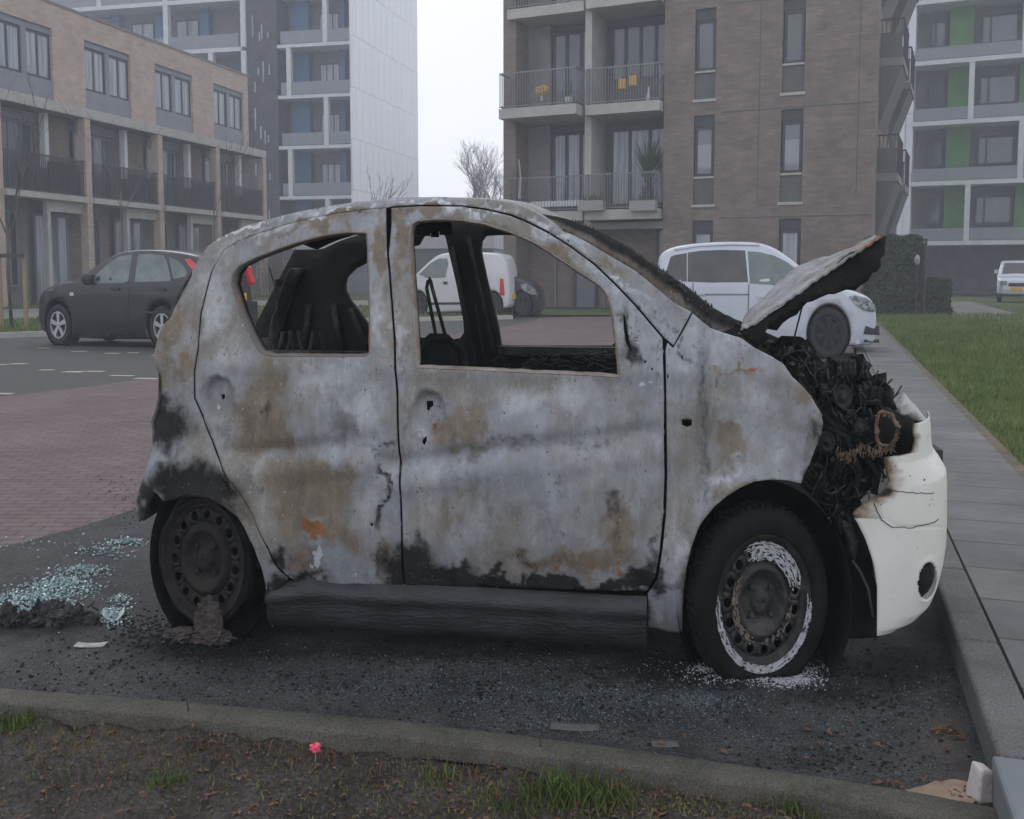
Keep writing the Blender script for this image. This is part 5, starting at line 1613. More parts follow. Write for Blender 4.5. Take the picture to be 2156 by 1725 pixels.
M['bumper'] = burnt_white = bpy.data.materials.new('scorched_white_plastic')
def mk_bumper_mat(m):
    m.use_nodes = True; n, l = m.node_tree.nodes, m.node_tree.links
    b = n['Principled BSDF']; b.inputs['Roughness'].default_value = .42; b.inputs['Specular IOR Level'].default_value = .4
    at = n.new('ShaderNodeAttribute'); at.attribute_name = 'burn'
    tc = n.new('ShaderNodeTexCoord')
    t = n.new('ShaderNodeTexNoise'); t.inputs['Scale'].default_value = 5; t.inputs['Detail'].default_value = 7; l.new(tc.outputs['Object'], t.inputs[0])
    r = n.new('ShaderNodeValToRGB'); r.color_ramp.elements[0].position = .35; r.color_ramp.elements[1].position = .65
    r.color_ramp.elements[0].color = (.70,.69,.65,1); r.color_ramp.elements[1].color = (.76,.75,.71,1); l.new(t.outputs[0], r.inputs[0])
    t2 = n.new('ShaderNodeTexNoise'); t2.inputs['Scale'].default_value = 24; t2.inputs['Detail'].default_value = 6; l.new(tc.outputs['Object'], t2.inputs[0])
    s = n.new('ShaderNodeSeparateColor'); l.new(at.outputs['Color'], s.inputs[0])
    a = n.new('ShaderNodeMath'); a.operation = 'MULTIPLY_ADD'; l.new(t2.outputs[0], a.inputs[0]); a.inputs[1].default_value = .5; l.new(s.outputs[0], a.inputs[2])
    cr = n.new('ShaderNodeValToRGB'); e = cr.color_ramp.elements
    e[0].position = .36; e[0].color = (0,0,0,1); e[1].position = .78; e[1].color = (1,1,1,1)
    l.new(a.outputs[0], cr.inputs[0])
    x = n.new('ShaderNodeMix'); x.data_type = 'RGBA'; l.new(cr.outputs[0], x.inputs[0]); l.new(r.outputs[0], x.inputs[6]); x.inputs[7].default_value = (.17,.105,.055,1)
    cr2 = n.new('ShaderNodeValToRGB'); e = cr2.color_ramp.elements
    e[0].position = .68; e[0].color = (0,0,0,1); e[1].position = .88; e[1].color = (1,1,1,1); l.new(a.outputs[0], cr2.inputs[0])
    x2 = n.new('ShaderNodeMix'); x2.data_type = 'RGBA'; l.new(cr2.outputs[0], x2.inputs[0]); l.new(x.outputs[2], x2.inputs[6]); x2.inputs[7].default_value = (.02,.018,.016,1)
    t3 = n.new('ShaderNodeTexNoise'); t3.inputs['Scale'].default_value = 80; t3.inputs['Detail'].default_value = 1; l.new(tc.outputs['Object'], t3.inputs[0])
    cr3 = n.new('ShaderNodeValToRGB'); e = cr3.color_ramp.elements; e[0].position = .72; e[0].color = (0,0,0,1); e[1].position = .76; e[1].color = (1,1,1,1); l.new(t3.outputs[0], cr3.inputs[0])
    mg = n.new('ShaderNodeMath'); mg.operation = 'MULTIPLY'; l.new(cr3.outputs[0], mg.inputs[0]); l.new(s.outputs[1], mg.inputs[1])
    x3 = n.new('ShaderNodeMix'); x3.data_type = 'RGBA'; l.new(mg.outputs[0], x3.inputs[0]); l.new(x2.outputs[2], x3.inputs[6]); x3.inputs[7].default_value = (.04,.04,.07,1)
    l.new(x3.outputs[2], b.inputs['Base Color'])
mk_bumper_mat(M['bumper'])
NW = 70
V, F, cols = [], [], []
fog = (1952.8, 1224, 20, 40)
def in_fog(u, v, g=1.0):
    dx, dy = u-fog[0]-(v-fog[1])*-.10, v-fog[1]
    return (dx/(fog[2]*g))**2 + (dy/(fog[3]*g))**2
for row in rowsB:
    w0 = row[3]
    for k in range(NW+1):
        f = k/NW
        w_ = w0 + (1.0-w0)*f
        s, t = bpt(w_, row)
        z = row[0]
        u, v = project(fc.world(s, t+.02, z))
        dd = 0
        visible = w_ < .55
        if visible:
            # joint line of the upper moulding
            arc = 1052+58*math.sin(min(1, max(0, (u-1838)/60))*math.pi/2)
            if 1838 < u < 1985 and abs(v-arc) < 4: dd = .004*(1-abs(v-arc)/4)
            q = in_fog(u, v)
            if 1 < q < 1.9: dd += -.006*(1.9-q)
        V.append((s, t+.02+dd, z))
        e = max(0, 1-f*NW*1.6/(15.0+9*fbm(row[4]*.05, 3))) if row[4] < 1095 else 0
        e2 = math.exp(-((v-1035)/16)**2)*math.exp(-((u-1860)/28)**2)*.75
        line = 0
        line2 = 0
        cols.append((max(e*.55, e2, line, line2), 1.0 if (960 < v < 1065) else .25, 0, 1))
nr = NW+1
front_n = len(V)
for i in range(len(rowsB)-1):
    for k in range(NW):
        a, b_, c_, d_ = i*nr+k, i*nr+k+1, (i+1)*nr+k+1, (i+1)*nr+k
        cx_ = np.mean([V[q] for q in (a, b_, c_, d_)], axis=0)
        w_ = rowsB[i][3] + (1-rowsB[i][3])*(k+.5)/NW
        u, v = project(fc.world(*cx_))
        if w_ < .6 and in_fog(u, v, .98) < 1: continue
        if rowsB[i][4] < 960 and w_ > .75: continue
        F.append((a, d_, c_, b_))
# snap the rim of the fog lamp hole
used = set(q for f in F for q in f)
o = mesh_obj('front_bumper', V, F, M['bumper'], car, smooth=True)
set_burn(o, cols)
# mirror the other half
CT = .82
V2 = [(x, 2*CT - y, z) for x, y, z in V]
o2 = mesh_obj('front_bumper_far_half', V2, [f[::-1] for f in F], M['bumper'], o, smooth=True)
set_burn(o2, [(0,.2,0,1)]*len(V2))
for q in (o, o2):
    md = q.modifiers.new('thickness', 'SOLIDIFY'); md.thickness = .004; md.offset = -1
# fog lamp recess: dark cup behind the hole
rr = min(rowsB, key=lambda r_: abs(r_[4]-1224))
wsf = [w_ for w_ in np.linspace(0, .6, 200)]
uf = [project(fc.world(*(lambda p_: (p_[0], p_[1]+.02))(bpt(w_, rr)), rr[0]))[0] for w_ in wsf]
kf = int(np.argmin([abs(x-1952) for x in uf]))
sf, tf_ = bpt(wsf[kf], rr)
b = MB()
b.add(*lump('x', (sf-.035, tf_+.07, rr[0]), (.075,.045,.105), None, None, 2, .02, 2, sub=3))
b.build('fog_lamp_recess', M['char'], o, smooth=True)
# number plate holder edge at the nose
rr = min(rowsB, key=lambda r_: abs(r_[4]-1065))
MB().box(rr[2]-.04, rr[2]-.010, .60, 1.04, rr[0]-.10, rr[0]+.12).build('number_plate_holder', M['plastic'], car)
# moulded seams of the bumper
def on_bumper(u, v):
    row = min(rowsB, key=lambda r_: abs(r_[4]-v)); best = None
    for w_ in np.linspace(row[3], .62, 120):
        s, t = bpt(w_, row); uu = project(fc.world(s, t+.02, row[0]))[0]
        if best is None or abs(uu-u) < best[0]: best = (abs(uu-u), s, t, row[0])
    return (best[1]+.0005, best[2]+.017, best[3])
for pts_, r_ in (([(1840,1058),(1846,1078),(1856,1094),(1868,1104),(1880,1109),(1910,1112),(1950,1111),(1975,1108)], .0016), ([(1866,1031),(1888,1034),(1915,1038),(1940,1042),(1966,1048)], .0013)):
    MB().tube([on_bumper(*p_) for p_ in densify(pts_, 6, False)], r_, 5).build('bumper_seam', M['char'], o)
# lip of the bonnet slam panel and the white nose piece above it
def tube_px(name, pts, r, mat, parent=car, n=8, r2=None):
    P = []
    for u, v, t in pts:
        s, z = fc.hit(u, v, t); P.append((s, t, z))
    return MB().tube(P, r, n, r2).build(name, mat, parent, smooth=True)
tube_px('bonnet_seal', [(1876,866,.55),(1892,876,.5),(1912,884,.46),(1932,892,.44),(1950,895,.5),(1956,897,.6)], .0105, M['char'])
nose = [(1876,862),(1884,852),(1896,838),(1905,829),(1916,842),(1928,854),(1940,869),(1950,882),(1957,893),(1948,891),(1930,887),(1910,878),(1892,870)]
strip_obj('nose_panel', nose, .62, .62, M['whiteburnt'] if 'whiteburnt' in M else nmat('sooted_white_paint', (.62,.62,.61), .5, (.25,.24,.23), 30, lo=.55, hi=.75), jag=.003)
strip_obj('nose_panel_edge', [(1888,880),(1905,885),(1925,897),(1922,905),(1905,897),(1890,890)], .47, .47, M['bumper'] , jag=.002)

# ---- raised bonnet: thin outer skin, thick charred frame below its near edge
low = [(1558,695),(1592,675),(1620,655),(1650,634),(1678,617),(1710,592),(1740,572),(1770,551),(1797,534),(1825,515),(1852,498)]
upp = [(1566,666),(1590,640),(1613,620),(1645,589),(1678,560),(1705,550),(1730,544),(1765,531),(1797,518),(1820,506),(1842,494)]
T0, T1 = .16, 1.28
V, F = [], []
low_d = resample(low, 60); upp_d = resample(upp, 60)
NH = 24
for i in range(60):
    a = fc.hit(low_d[i][0], low_d[i][1], T0); c = fc.hit(upp_d[i][0], upp_d[i][1], T1)
    for k in range(NH+1):
        f = k/NH
        s = a[0]+(c[0]-a[0])*f; z = a[1]+(c[1]-a[1])*f; t = T0+(T1-T0)*f
        crown = .035*math.sin(math.pi*f)*.5
        jag = .010*fbm(i*.25, k*.2) + .003*fbm(i*1.4, k*.9, 2)
        if k == 0: jag += .003*math.sin(i*1.7)
        V.append((s, t, z + jag - crown*.3))
for i in range(59):
    for k in range(NH): F.append((i*(NH+1)+k, (i+1)*(NH+1)+k, (i+1)*(NH+1)+k+1, i*(NH+1)+k+1))
bon = mesh_obj('bonnet', V, F, M['burn'], car, smooth=True)
set_burn(bon, [( .75*max(0, (i-38)/22)*(1 if k < 9 else .5) if i > 38 else .1, .30+.3*fbm(i*.15, k*.2, 4) if k > 3 else .05, .06+.3*(i > 44), .40+.25*fbm(i*.2,k*.3) if (i < 42 and k < 8) else (.30 if i < 40 else .2)) for i in range(60) for k in range(NH+1)])
bon.data.materials.append(M['char'])
md = bon.modifiers.new('thickness', 'SOLIDIFY'); md.thickness = .010; md.offset = -1; md.material_offset = 1; md.material_offset_rim = 0
und = [(1558,698),(1600,676),(1650,640),(1678,622),(1740,577),(1797,539),(1852,502),(1865,498),(1862,533),(1851,546),(1855,560),(1846,572),(1837,576),(1826,590),(1813,600),(1800,612),(1780,609),(1756,619),(1740,616),(1717,625),(1706,630),(1694,644),(1688,633),(1676,650),(1665,650),(1655,666),(1641,663),(1634,680),(1620,681),(1612,700),(1622,716),(1606,722),(1592,734),(1580,722),(1570,708)]
strip_obj('bonnet_frame', und, T0+.015, T0+.02, M['char'], jag=.008, th=.06, parent=bon)
strip_obj('bonnet_frame_inner', [(1600,690),(1700,625),(1800,552),(1850,515),(1835,560),(1790,600),(1700,640),(1640,690)], T0+.3, T0+.35, M['char'], jag=.01, th=.05, parent=bon)
tube_px('bonnet_stay', [(1692,634,.2),(1684,665,.2),(1673,708,.2),(1667,733,.2)], .0035, M['char'])

# ---- engine bay: charred lumps, pipes, torn plastic, rusty fringe
eng = [(1600,722),(1628,739),(1654,731),(1680,731),(1706,738),(1732,760),(1762,775),(1795,769),(1816,763),(1834,764),(1839,778),(1852,804),(1870,810),(1889,821),(1898,832),(1893,846),(1880,860),(1874,875),(1900,880),(1918,895),(1923,925),(1918,952),(1895,965),(1866,962),(1868,1000),(1866,1025),(1846,1045),(1815,1065),(1797,1083),(1795,1130),(1755,1100),(1730,1060),(1690,1020),(1700,985),(1722,945),(1738,895),(1722,850),(1690,812),(1650,768)]
Pe = densify([fc.hit(u, v, .22) for u, v in eng], .02)
Pe = [(s+.006*fbm(s*60, z*60), z+.008*fbm(z*60, s*60, 3)) for s, z in Pe]
Vv, T = tri_fill(Pe, [], .016)
verts = []
for s, z in Vv:
    t = .30 + .10*fbm(s*7, z*5, 2, 5) + .022*fbm(s*26, z*20, 5, 4) + max(0, (z-1.0))*.25
    if s > .50: t += (s-.50)*.8
    verts.append((s, max(t, .08 if s < .5 else .12), z))
ob = mesh_obj('engine_bay_debris', verts, [tuple(t) for t in T], M['char'], car)
md = ob.modifiers.new('thickness', 'SOLIDIFY'); md.thickness = .05; md.offset = -1
b = MB()
cnt = 0
while cnt < 230:
    u = random.uniform(1610, 1925); v = random.uniform(735, 1110)
    if not pip(np.array([u]), np.array([v]), eng)[0]: continue
    if u > 1830 and 880 < v < 960: continue
    cnt += 1
    t = random.uniform(.14, .34) + (.1 if u > 1850 else 0)
    s, z = fc.hit(u, v, t)
    r = random.uniform(.003, .011)
    if random.random() < .75:
        a = random.gauss(1.4, .7); L_ = r*random.uniform(2, 6)
        dx, dz = math.cos(a)*L_, math.sin(a)*L_
        b.tube([(s-dx, t, z-dz), (s-dx*.3+random.uniform(-.008,.008), t-.012, z-dz*.3), (s+dx*.4, t-.006, z+dz*.4+random.uniform(-.008,.008)), (s+dx, t+.01, z+dz)], random.uniform(.0015,.005), 5)
    else:
        V4, F4 = lump('x', (s, t, z), (r*1.4, r, r*1.4), None, None, cnt, .45, 2.0, sub=2)
        b.add(V4, F4)
tag(b.build('charred_fragments', M['charmix'], ob), kind='stuff')
def bay_box(name, u0, v0, u1, v1, t, d, mat, ribs=0):
    a = fc.hit(u0, v1, t); c = fc.hit(u1, v0, t)
    b = MB(); b.box(a[0], c[0], t, t+d, a[1], c[1])
    for k in range(ribs):
        x = a[0] + (c[0]-a[0])*(k+.5)/ribs
        b.box(x-.004, x+.004, t-.012, t-.0005, a[1]+.004, c[1]+.010)
    o_ = b.build(name, mat, ob); md_ = o_.modifiers.new('bevel', 'BEVEL'); md_.width = .006; md_.segments = 2
    o_.rotation_euler = (0, R(random.uniform(-3, 3)), 0)
bay_box('engine_block', 1712, 800, 1770, 900, .36, .35, M['charmix'], 5)
bay_box('cylinder_head', 1790, 770, 1832, 800, .30, .25, M['charmix'], 4)
bay_box('battery_tray', 1800, 815, 1850, 850, .26, .18, M['char'], 3)
for (u, v, t, r) in ((1775,835,.24,.036),(1742,930,.20,.030),(1812,900,.26,.026)):
    s, z = fc.hit(u, v, t)
    MB().lathe([(.001,-.02),(r*.35,-.02),(r*.4,-.006),(r*.8,-.006),(r,-.014),(r,.03),(r*.9,.05)], 24, (s, t, z), kz=1.3).build('pulley', M['charmix'], ob, smooth=True)
# hoses and looms
b = MB()
for pts in ([(1690,800,.3),(1720,860,.25),(1760,900,.25),(1770,960,.22),(1750,1010,.2)], [(1650,755,.4),(1700,770,.35),(1760,800,.4),(1800,830,.35),(1830,880,.3)],
            [(1790,775,.5),(1810,790,.4),(1830,810,.4),(1850,830,.4)], [(1740,900,.2),(1780,920,.2),(1810,990,.18),(1800,1060,.18)], [(1820,960,.2),(1850,1000,.2),(1840,1040,.2)]):
    P = []
    for u, v, t in pts:
        s, z = fc.hit(u, v, t); P.append((s, t, z))
    b.tube(P, .012, 8)
b.build('melted_hose', M['char'], ob, smooth=True)
# headlamp housing: dark hollow with a rusty, frayed rim
hl = [(1846,885),(1852,872),(1864,866),(1878,872),(1888,888),(1890,910),(1884,928),(1872,940),(1860,938),(1850,925),(1845,905)]
P = []
for u, v in densify(hl, 5):
    s, z = fc.hit(u, v, .16); P.append((s+.004*fbm(s*70, z*70), .16+.006*fbm(z*60, s*50), z))
P.append(P[0])
b = MB(); b.tube([(x+.013*fbm(x*26,z*26,1),y,z+.016*fbm(z*26,x*26,2)) for x,y,z in P], .007, 6)
for k in range(150):
    u = random.uniform(1762, 1880); v = 946 + 5*math.sin(u*.11) + random.gauss(0, 5) - (u-1762)*.02 + (6 if u < 1800 else 0)
    s, z = fc.hit(u, v, .15); r = random.uniform(.004,.013)
    b.tube([(s, .15, z), (s+random.uniform(-.010,.010), .145, z-r*random.uniform(.6,2.6))], r*.20, 4)
for k in range(40):
    j = random.randrange(len(P)-1); p = P[j]
    b.tube([p, (p[0]+random.uniform(-.014,.014), p[1]-.006, p[2]+random.uniform(-.022,.008))], random.uniform(.002,.005), 4)
b.build('frayed_lamp_rim', nmat('rusty_fibre', (.05,.032,.022), .9, (.24,.165,.11), 30), ob)
b = MB(); p = fc.hit(1868, 903, .22); b.add(*lump('x', (p[0], .25, p[1]), (.045,.05,.085), None, None, 4, .06, 2, sub=3))
b.build('headlamp_hollow', nmat('hollow_soot', (.006,.006,.006), .9), ob, smooth=True)
p = fc.hit(1905, 925, .32); 
b = MB().add(*lump('x', (p[0], .34, p[1]), (.055,.05,.10), None, None, 4, .10, 2, sub=3)); b.build('lamp_shell', M['char'], ob, smooth=True)
# wheel arch liner in front of the tyre
strip_obj('arch_liner', [(1735,1050),(1770,1060),(1800,1085),(1822,1130),(1836,1180),(1846,1240),(1848,1344),(1760,1344),(1775,1240),(1765,1140)], .25, .25, M['char'], jag=.003)
tube_px('brake_pipe', [(1795,1180,.15),(1812,1205,.15),(1828,1240,.15),(1838,1300,.15)], .005, M['frame'])
strip_obj('suspension_strut', [(1772,1095),(1796,1110),(1806,1140),(1800,1180),(1790,1168),(1780,1130)], .12, .12, M['sootgrey'], jag=.004)
strip_obj('cowl_panel', [(1556,700),(1600,712),(1640,722),(1672,722),(1700,730),(1650,760),(1600,735)], .5, .5, M['rustgrey'], jag=.01)

# ------------------------------------------------------------ debris on the ground
M['shard'] = nmat('broken_safety_glass', (.16,.28,.28), .15, (.46,.58,.58), 60, spec=.8)
def shards(name, blobs, label, mat, smin=.003, smax=.008, zf=0.006, flat=1.0, heap=0.0):
    b = MB()
    for (u, v, ru, rv, n_) in blobs:
        for _ in range(n_):
            uu, vv = random.gauss(u, ru), random.gauss(v, rv)
            if vv > 1640 or vv < 900: continue
            x, y = gp(uu, vv)
            r = random.uniform(smin, smax); a = random.uniform(0, 3.14); h = r*random.uniform(.5,1.3)*flat
            z0 = zf + heap*random.random()*math.exp(-((uu-u)/ru)**2*.7-((vv-v)/rv)**2*.7)
            c, s_ = math.cos(a)*r, math.sin(a)*r
            tl = random.uniform(-.5,.5)*r
            b.add([(x+c,y+s_,z0+tl),(x-s_,y+c,z0),(x-c,y-s_,z0-tl*.5),(x+s_,y-c,z0),(x+c*.9,y+s_*.9,z0+h+tl),(x-s_*.9,y+c*.9,z0+h),(x-c*.9,y-s_*.9,z0+h-tl),(x+s_*.9,y-c*.9,z0+h)],
                  [(3,2,1,0),(4,5,6,7),(0,1,5,4),(1,2,6,5),(2,3,7,6),(3,0,4,7)])
    o = b.build(name, mat); return tag(o, label, 'broken glass', kind='stuff')
shards('broken_glass', [(60,1275,45,14,900),(130,1240,38,14,800),(180,1205,28,6,260),(270,1146,26,3,220),(215,1165,45,8,120),(238,1300,14,9,260),(255,1270,16,8,90),(100,1150,70,10,50),(30,1290,30,8,250)],
       'turquoise heap of crumbled window glass behind the rear wheel of the wreck', M['shard'], .0025, .008, flat=.8, heap=.035)
M['sparkle'] = nmat('sooty_glass', (.06,.085,.09), .2, (.20,.26,.27), 60, spec=.8)
shards('glass_crumbs', [(1000,1440,260,34,1900),(1300,1490,190,30,1300),(1480,1478,50,9,420),(1600,1540,200,30,260),(600,1440,300,44,500),(1800,1500,150,60,600),(250,1420,180,50,80),(1150,1530,50,8,110)],
       'dark glittering glass crumbs strewn over the sooty floor in front of the wreck', M['sparkle'], .0014, .0034)
shards('tyre_ash', [(1600,1408,60,6,1500),(1660,1432,34,10,1300),(1500,1408,20,5,260),(1560,1425,70,10,500)], 'pale grey ash spilled under the front wheel of the wreck', M['ashwhite'], .0012, .0042, flat=.6)
# charred heap on the left
x, y = gp(105, 1312)
b = MB()
for k in range(26):
    b.add(*lump('x', (random.gauss(0,.085), random.uniform(-.06,.06), random.uniform(.0,.05)), (random.uniform(.02,.06), .04, random.uniform(.015,.06)), None, None, k+20, .5, 3.5, sub=3))
for k in range(60):
    a = random.uniform(0, 6.28); r = random.uniform(.02, .22)
    p = (math.cos(a)*r, math.sin(a)*r*.4, random.uniform(.01,.10))
    b.tube([p, (p[0]+random.uniform(-.03,.03), p[1]+random.uniform(-.03,.03), p[2]+random.uniform(-.01,.03))], .004, 4)
o = b.build('charred_heap', nmat('ashen_char', (.016,.016,.017), .85, (.085,.085,.09), 24, bump=.9), loc=(x, y, 0))
tag(o, 'lumpy heap of charred remains in front of the turquoise glass', 'debris')
def flat_piece(name, u, v, w_, d_, h_, rot, mat, label, cat, curl=.3, z=.006):
    x, y = gp(u, v)
    V, F = [], []
    n_ = 8
    for i in range(n_+1):
        for j in range(n_+1):
            f, g = i/n_-.5, j/n_-.5
            V.append((f*w_, g*d_, h_*(curl*(4*f*f)+.15*fbm(f*4, g*4, u))))
    for i in range(n_):
        for j in range(n_): F.append((i*(n_+1)+j, (i+1)*(n_+1)+j, (i+1)*(n_+1)+j+1, i*(n_+1)+j+1))
    o = mesh_obj(name, V, F, mat, smooth=True, loc=(x, y, z+h_*.1)); o.rotation_euler = (0,0,R(rot))
    md = o.modifiers.new('thickness', 'SOLIDIFY'); md.thickness = .003
    return tag(o, label, cat)
M['palep'] = nmat('pale_plastic', (.42,.42,.42), .5, (.20,.19,.18), 20)
M['dullsheet'] = nmat('dull_grey_sheet', (.075,.075,.073), .8, (.11,.108,.105), 14)
flat_piece('plastic_strip', 192, 1362, .13, .05, .02, 2, M['palep'], 'pale flat strip of plastic lying left of the rear wheel', 'scrap')
flat_piece('plastic_shard', 240, 1305, .09, .09, .04, 20, nmat('pale_turquoise_plastic', (.38,.50,.50), .4, (.5,.58,.58), 20), 'pale turquoise curved shard beside the rear wheel', 'scrap', curl=.9)
flat_piece('burnt_panel_scrap', 1300, 1432, .16, .07, .02, 5, M['charmix'], 'flat charred scrap on the floor below the front door', 'scrap')
flat_piece('burnt_panel_scrap', 1030, 1392, .14, .06, .02, -5, M['charmix'], 'long thin charred scrap below the sill near the middle of the wreck', 'scrap')
flat_piece('grey_sheet_scrap', 1210, 1535, .17, .05, .01, -4, M['dullsheet'], 'grey flat sheet lying on the kerb line', 'scrap')
flat_piece('grey_sheet_scrap', 1400, 1571, .09, .04, .01, 0, M['dullsheet'], 'small grey slab at the kerb right of the grey flat sheet', 'scrap')
# charred crumbs
shards('charred_crumbs', [(340,1330,60,20,500),(430,1360,60,10,400),(230,1030,30,14,60),(270,1060,20,20,60),(1500,1440,240,50,700),(900,1420,400,40,800),(1850,1440,90,40,420),(2040,1330,26,10,160),(1780,1600,110,24,200),(700,1380,200,10,300),(150,1420,120,40,160)],
       'black crumbs of burnt plastic scattered round the wreck', M['char'], .002, .009, flat=.35)
bpy.data.objects['charred_crumbs']['category'] = 'debris'; bpy.data.objects['tyre_ash']['category'] = 'ash'
# brick end and sand in the corner
x, y = gp(2062, 1684)
b = MB(); b.add([(-.036,-.03,0),(.030,-.034,0),(.036,.03,0),(-.03,.034,0),(-.030,-.024,.105),(.034,-.02,.088),(.030,.03,.10),(-.022,.028,.115)],[(3,2,1,0),(4,5,6,7),(0,1,5,4),(1,2,6,5),(2,3,7,6),(3,0,4,7)])
o = b.build('stone_block', nmat('pinkish_stone', (.42,.37,.36), .85, (.55,.51,.50), 8, bump=.3), loc=(x, y, 0)); o.rotation_euler = (0,R(6),R(20))
md = o.modifiers.new('bevel', 'BEVEL'); md.width = .010; md.segments = 3
tag(o, 'pinkish white broken stone standing in the corner of the kerbs', 'stone')
sheet('sand_patch', [gp(*p, .012) for p in ((1905,1668),(1950,1655),(2000,1640),(2045,1650),(2055,1690),(2030,1706),(1975,1690),(1930,1680))], .012, nmat('sand', (.22,.155,.115), .9, (.34,.25,.185), 14, bump=.4), sp=.02, fn=lambda x, y: .010*fbm(x*22, y*22) + .004)
# leaves
M['leaf'] = nmat('dead_leaf', (.07,.028,.016), .8, (.20,.10,.05), 30)
def leaf_mesh(n_, region, z, label, name, size=(.012,.03), mat=None, zf_=None):
    b = MB()
    for _ in range(n_):
        u, v = region()
        x, y = gp(u, v, z); zz = zf_(x, y) if zf_ else z
        r = random.uniform(*size); a = random.uniform(0, 6.28); c, s_ = math.cos(a), math.sin(a)
        w2 = r*random.uniform(.3,.6); k = random.uniform(0, r*.6)
        b.add([(x-c*r, y-s_*r, zz+.004), (x+s_*w2, y-c*w2, zz+.006+k), (x+c*r, y+s_*r, zz+.006), (x-s_*w2, y+c*w2, zz+.006+k*.6)], [(0,1,2),(0,2,3)])
    o = b.build(name, mat or M['leaf']); return tag(o, label, 'leaves', kind='stuff')
def reg_corner():
    k = random.random()
    if k < .35: return random.gauss(1995,24), random.gauss(1548,8)
    if k < .6: return random.gauss(2025,20), random.gauss(1672,9)
    if k < .75: return random.gauss(1880,30), random.gauss(1650,6)
    return random.uniform(1300,2040), random.gauss(1560,40)
leaf_mesh(70, reg_corner, .008, 'dead brown leaves lying on the bay floor towards the corner', 'fallen_leaves', (.008,.022))
def bedz(x, y): return BEDZ + bed_fn(x, y)
def reg_bed():
    u = random.uniform(-60, 2000); v0 = float(np.interp(u, [p[0] for p in kout], [p[1] for p in kout]))
    return u, random.uniform(v0+4, 1740)
leaf_mesh(1100, reg_bed, BEDZ, 'dead leaves and straw bits littering the bare earth bed', 'leaf_litter', (.004,.015), nmat('litter', (.07,.035,.022), .85, (.20,.12,.075), 25), bedz)
# stems and sprouts in the bed
def blades(name, clumps, label, mat, cat='grass', h=(.05,.12), zf_=bedz, wd=.0028, z=BEDZ, n=30):
    V, F = [], []
    for (u, v, ru, rv, cnt_, hs) in clumps:
        for _ in range(cnt_):
            uu, vv = random.gauss(u, ru), random.gauss(v, rv)
            v0 = float(np.interp(uu, [p[0] for p in kout], [p[1] for p in kout]))
            if vv < v0+3: continue
            x, y = gp(uu, vv, z); zz = zf_(x, y)-.005
            hh = random.uniform(*h)*hs; a = random.uniform(0, 6.28); ln = random.uniform(.1,.7)*hh
            dx, dy = math.cos(a)*ln, math.sin(a)*ln; q = random.uniform(0, 6.28); wx, wy = math.cos(q)*wd, math.sin(q)*wd
            n0 = len(V)
            V += [(x-wx,y-wy,zz),(x+wx,y+wy,zz),(x+dx*.35-wx*.8,y+dy*.35-wy*.8,zz+hh*.55),(x+dx*.35+wx*.8,y+dy*.35+wy*.8,zz+hh*.55),(x+dx,y+dy,zz+hh)]
            F += [(n0,n0+1,n0+3,n0+2),(n0+2,n0+3,n0+4)]
    o = mesh_obj(name, V, F, mat); return tag(o, label, cat, kind='stuff')
M['blade'] = nmat('grass_blade', (.045,.085,.016), .6, (.12,.165,.035), 30)
M['bladey'] = nmat('yellow_green_blade', (.10,.12,.025), .7, (.20,.19,.06), 30)
M['straw'] = nmat('straw', (.20,.13,.07), .8, (.12,.05,.03), 20)
blades('grass_tufts', [(1190,1675,40,14,420,1),(1690,1700,32,10,420,1),(30,1515,26,16,260,.8),(360,1650,24,10,110,.6),(1280,1690,30,12,160,.8),(1500,1650,60,12,140,.7),(930,1640,30,12,70,.7),(1560,1665,24,8,120,.9),(1080,1700,30,10,80,.8)],
       'bright green grass tufts sprouting in the earth bed', M['blade'], h=(.03,.085))
blades('dry_stems', [(500,1570,300,40,420,1),(1100,1620,260,30,360,1),(1500,1680,300,30,300,1),(200,1620,200,50,240,1)], 'short dry stalks standing up from the earth bed', M['straw'], cat='stalks', h=(.015,.06), wd=.002)
blades('moss_and_weeds', [(600,1600,420,60,1500,.5),(1250,1690,380,30,1500,.6),(100,1560,160,60,500,.5)], 'low yellow green weeds spread thinly over the earth bed', M['bladey'], cat='weeds', h=(.01,.045), wd=.003)
# dark stub sticks
for (u, v, h_) in ((396,1532,.10),(1138,1610,.10),(1170,1570,.04)):
    x, y = gp(u, v, BEDZ); z0 = bedz(x, y)
    o = MB().tube([(0,0,-.01),(.003,0,h_*.6),(-.006,.002,h_)], .004, 6, .002).build('twig', M['rail'], loc=(x, y, z0))
    tag(o, {396:'short dark twig upright by the kerb at left',1138:'taller brown twig upright by the kerb in the middle',1170:'stubby twig right of the middle twig'}[u], 'twig')
# pink flower head
x, y = gp(664, 1605, BEDZ); z0 = bedz(x, y)
b = MB(); rf = .016
for k in range(14):
    a = k*2.4; el = .2+.1*k
    b.add(*lump('x', (math.cos(a)*.010, math.sin(a)*.010, .040+.0016*k), (.010,.010,.008), None, None, k, .3, 2, sub=1))
tf = empty('pink_flower', loc=(x, y, z0)); tag(tf, 'small bright pink flower head in the bare earth bed', 'flower')
b.build('petals', nmat('pink_petal', (.75,.06,.13), .5, (.85,.15,.22), 40), tf, smooth=True)
MB().tube([(0,0,-.005),(.001,0,.02),(0,0,.042)], .0018, 6).build('stem', M['palep'], tf)

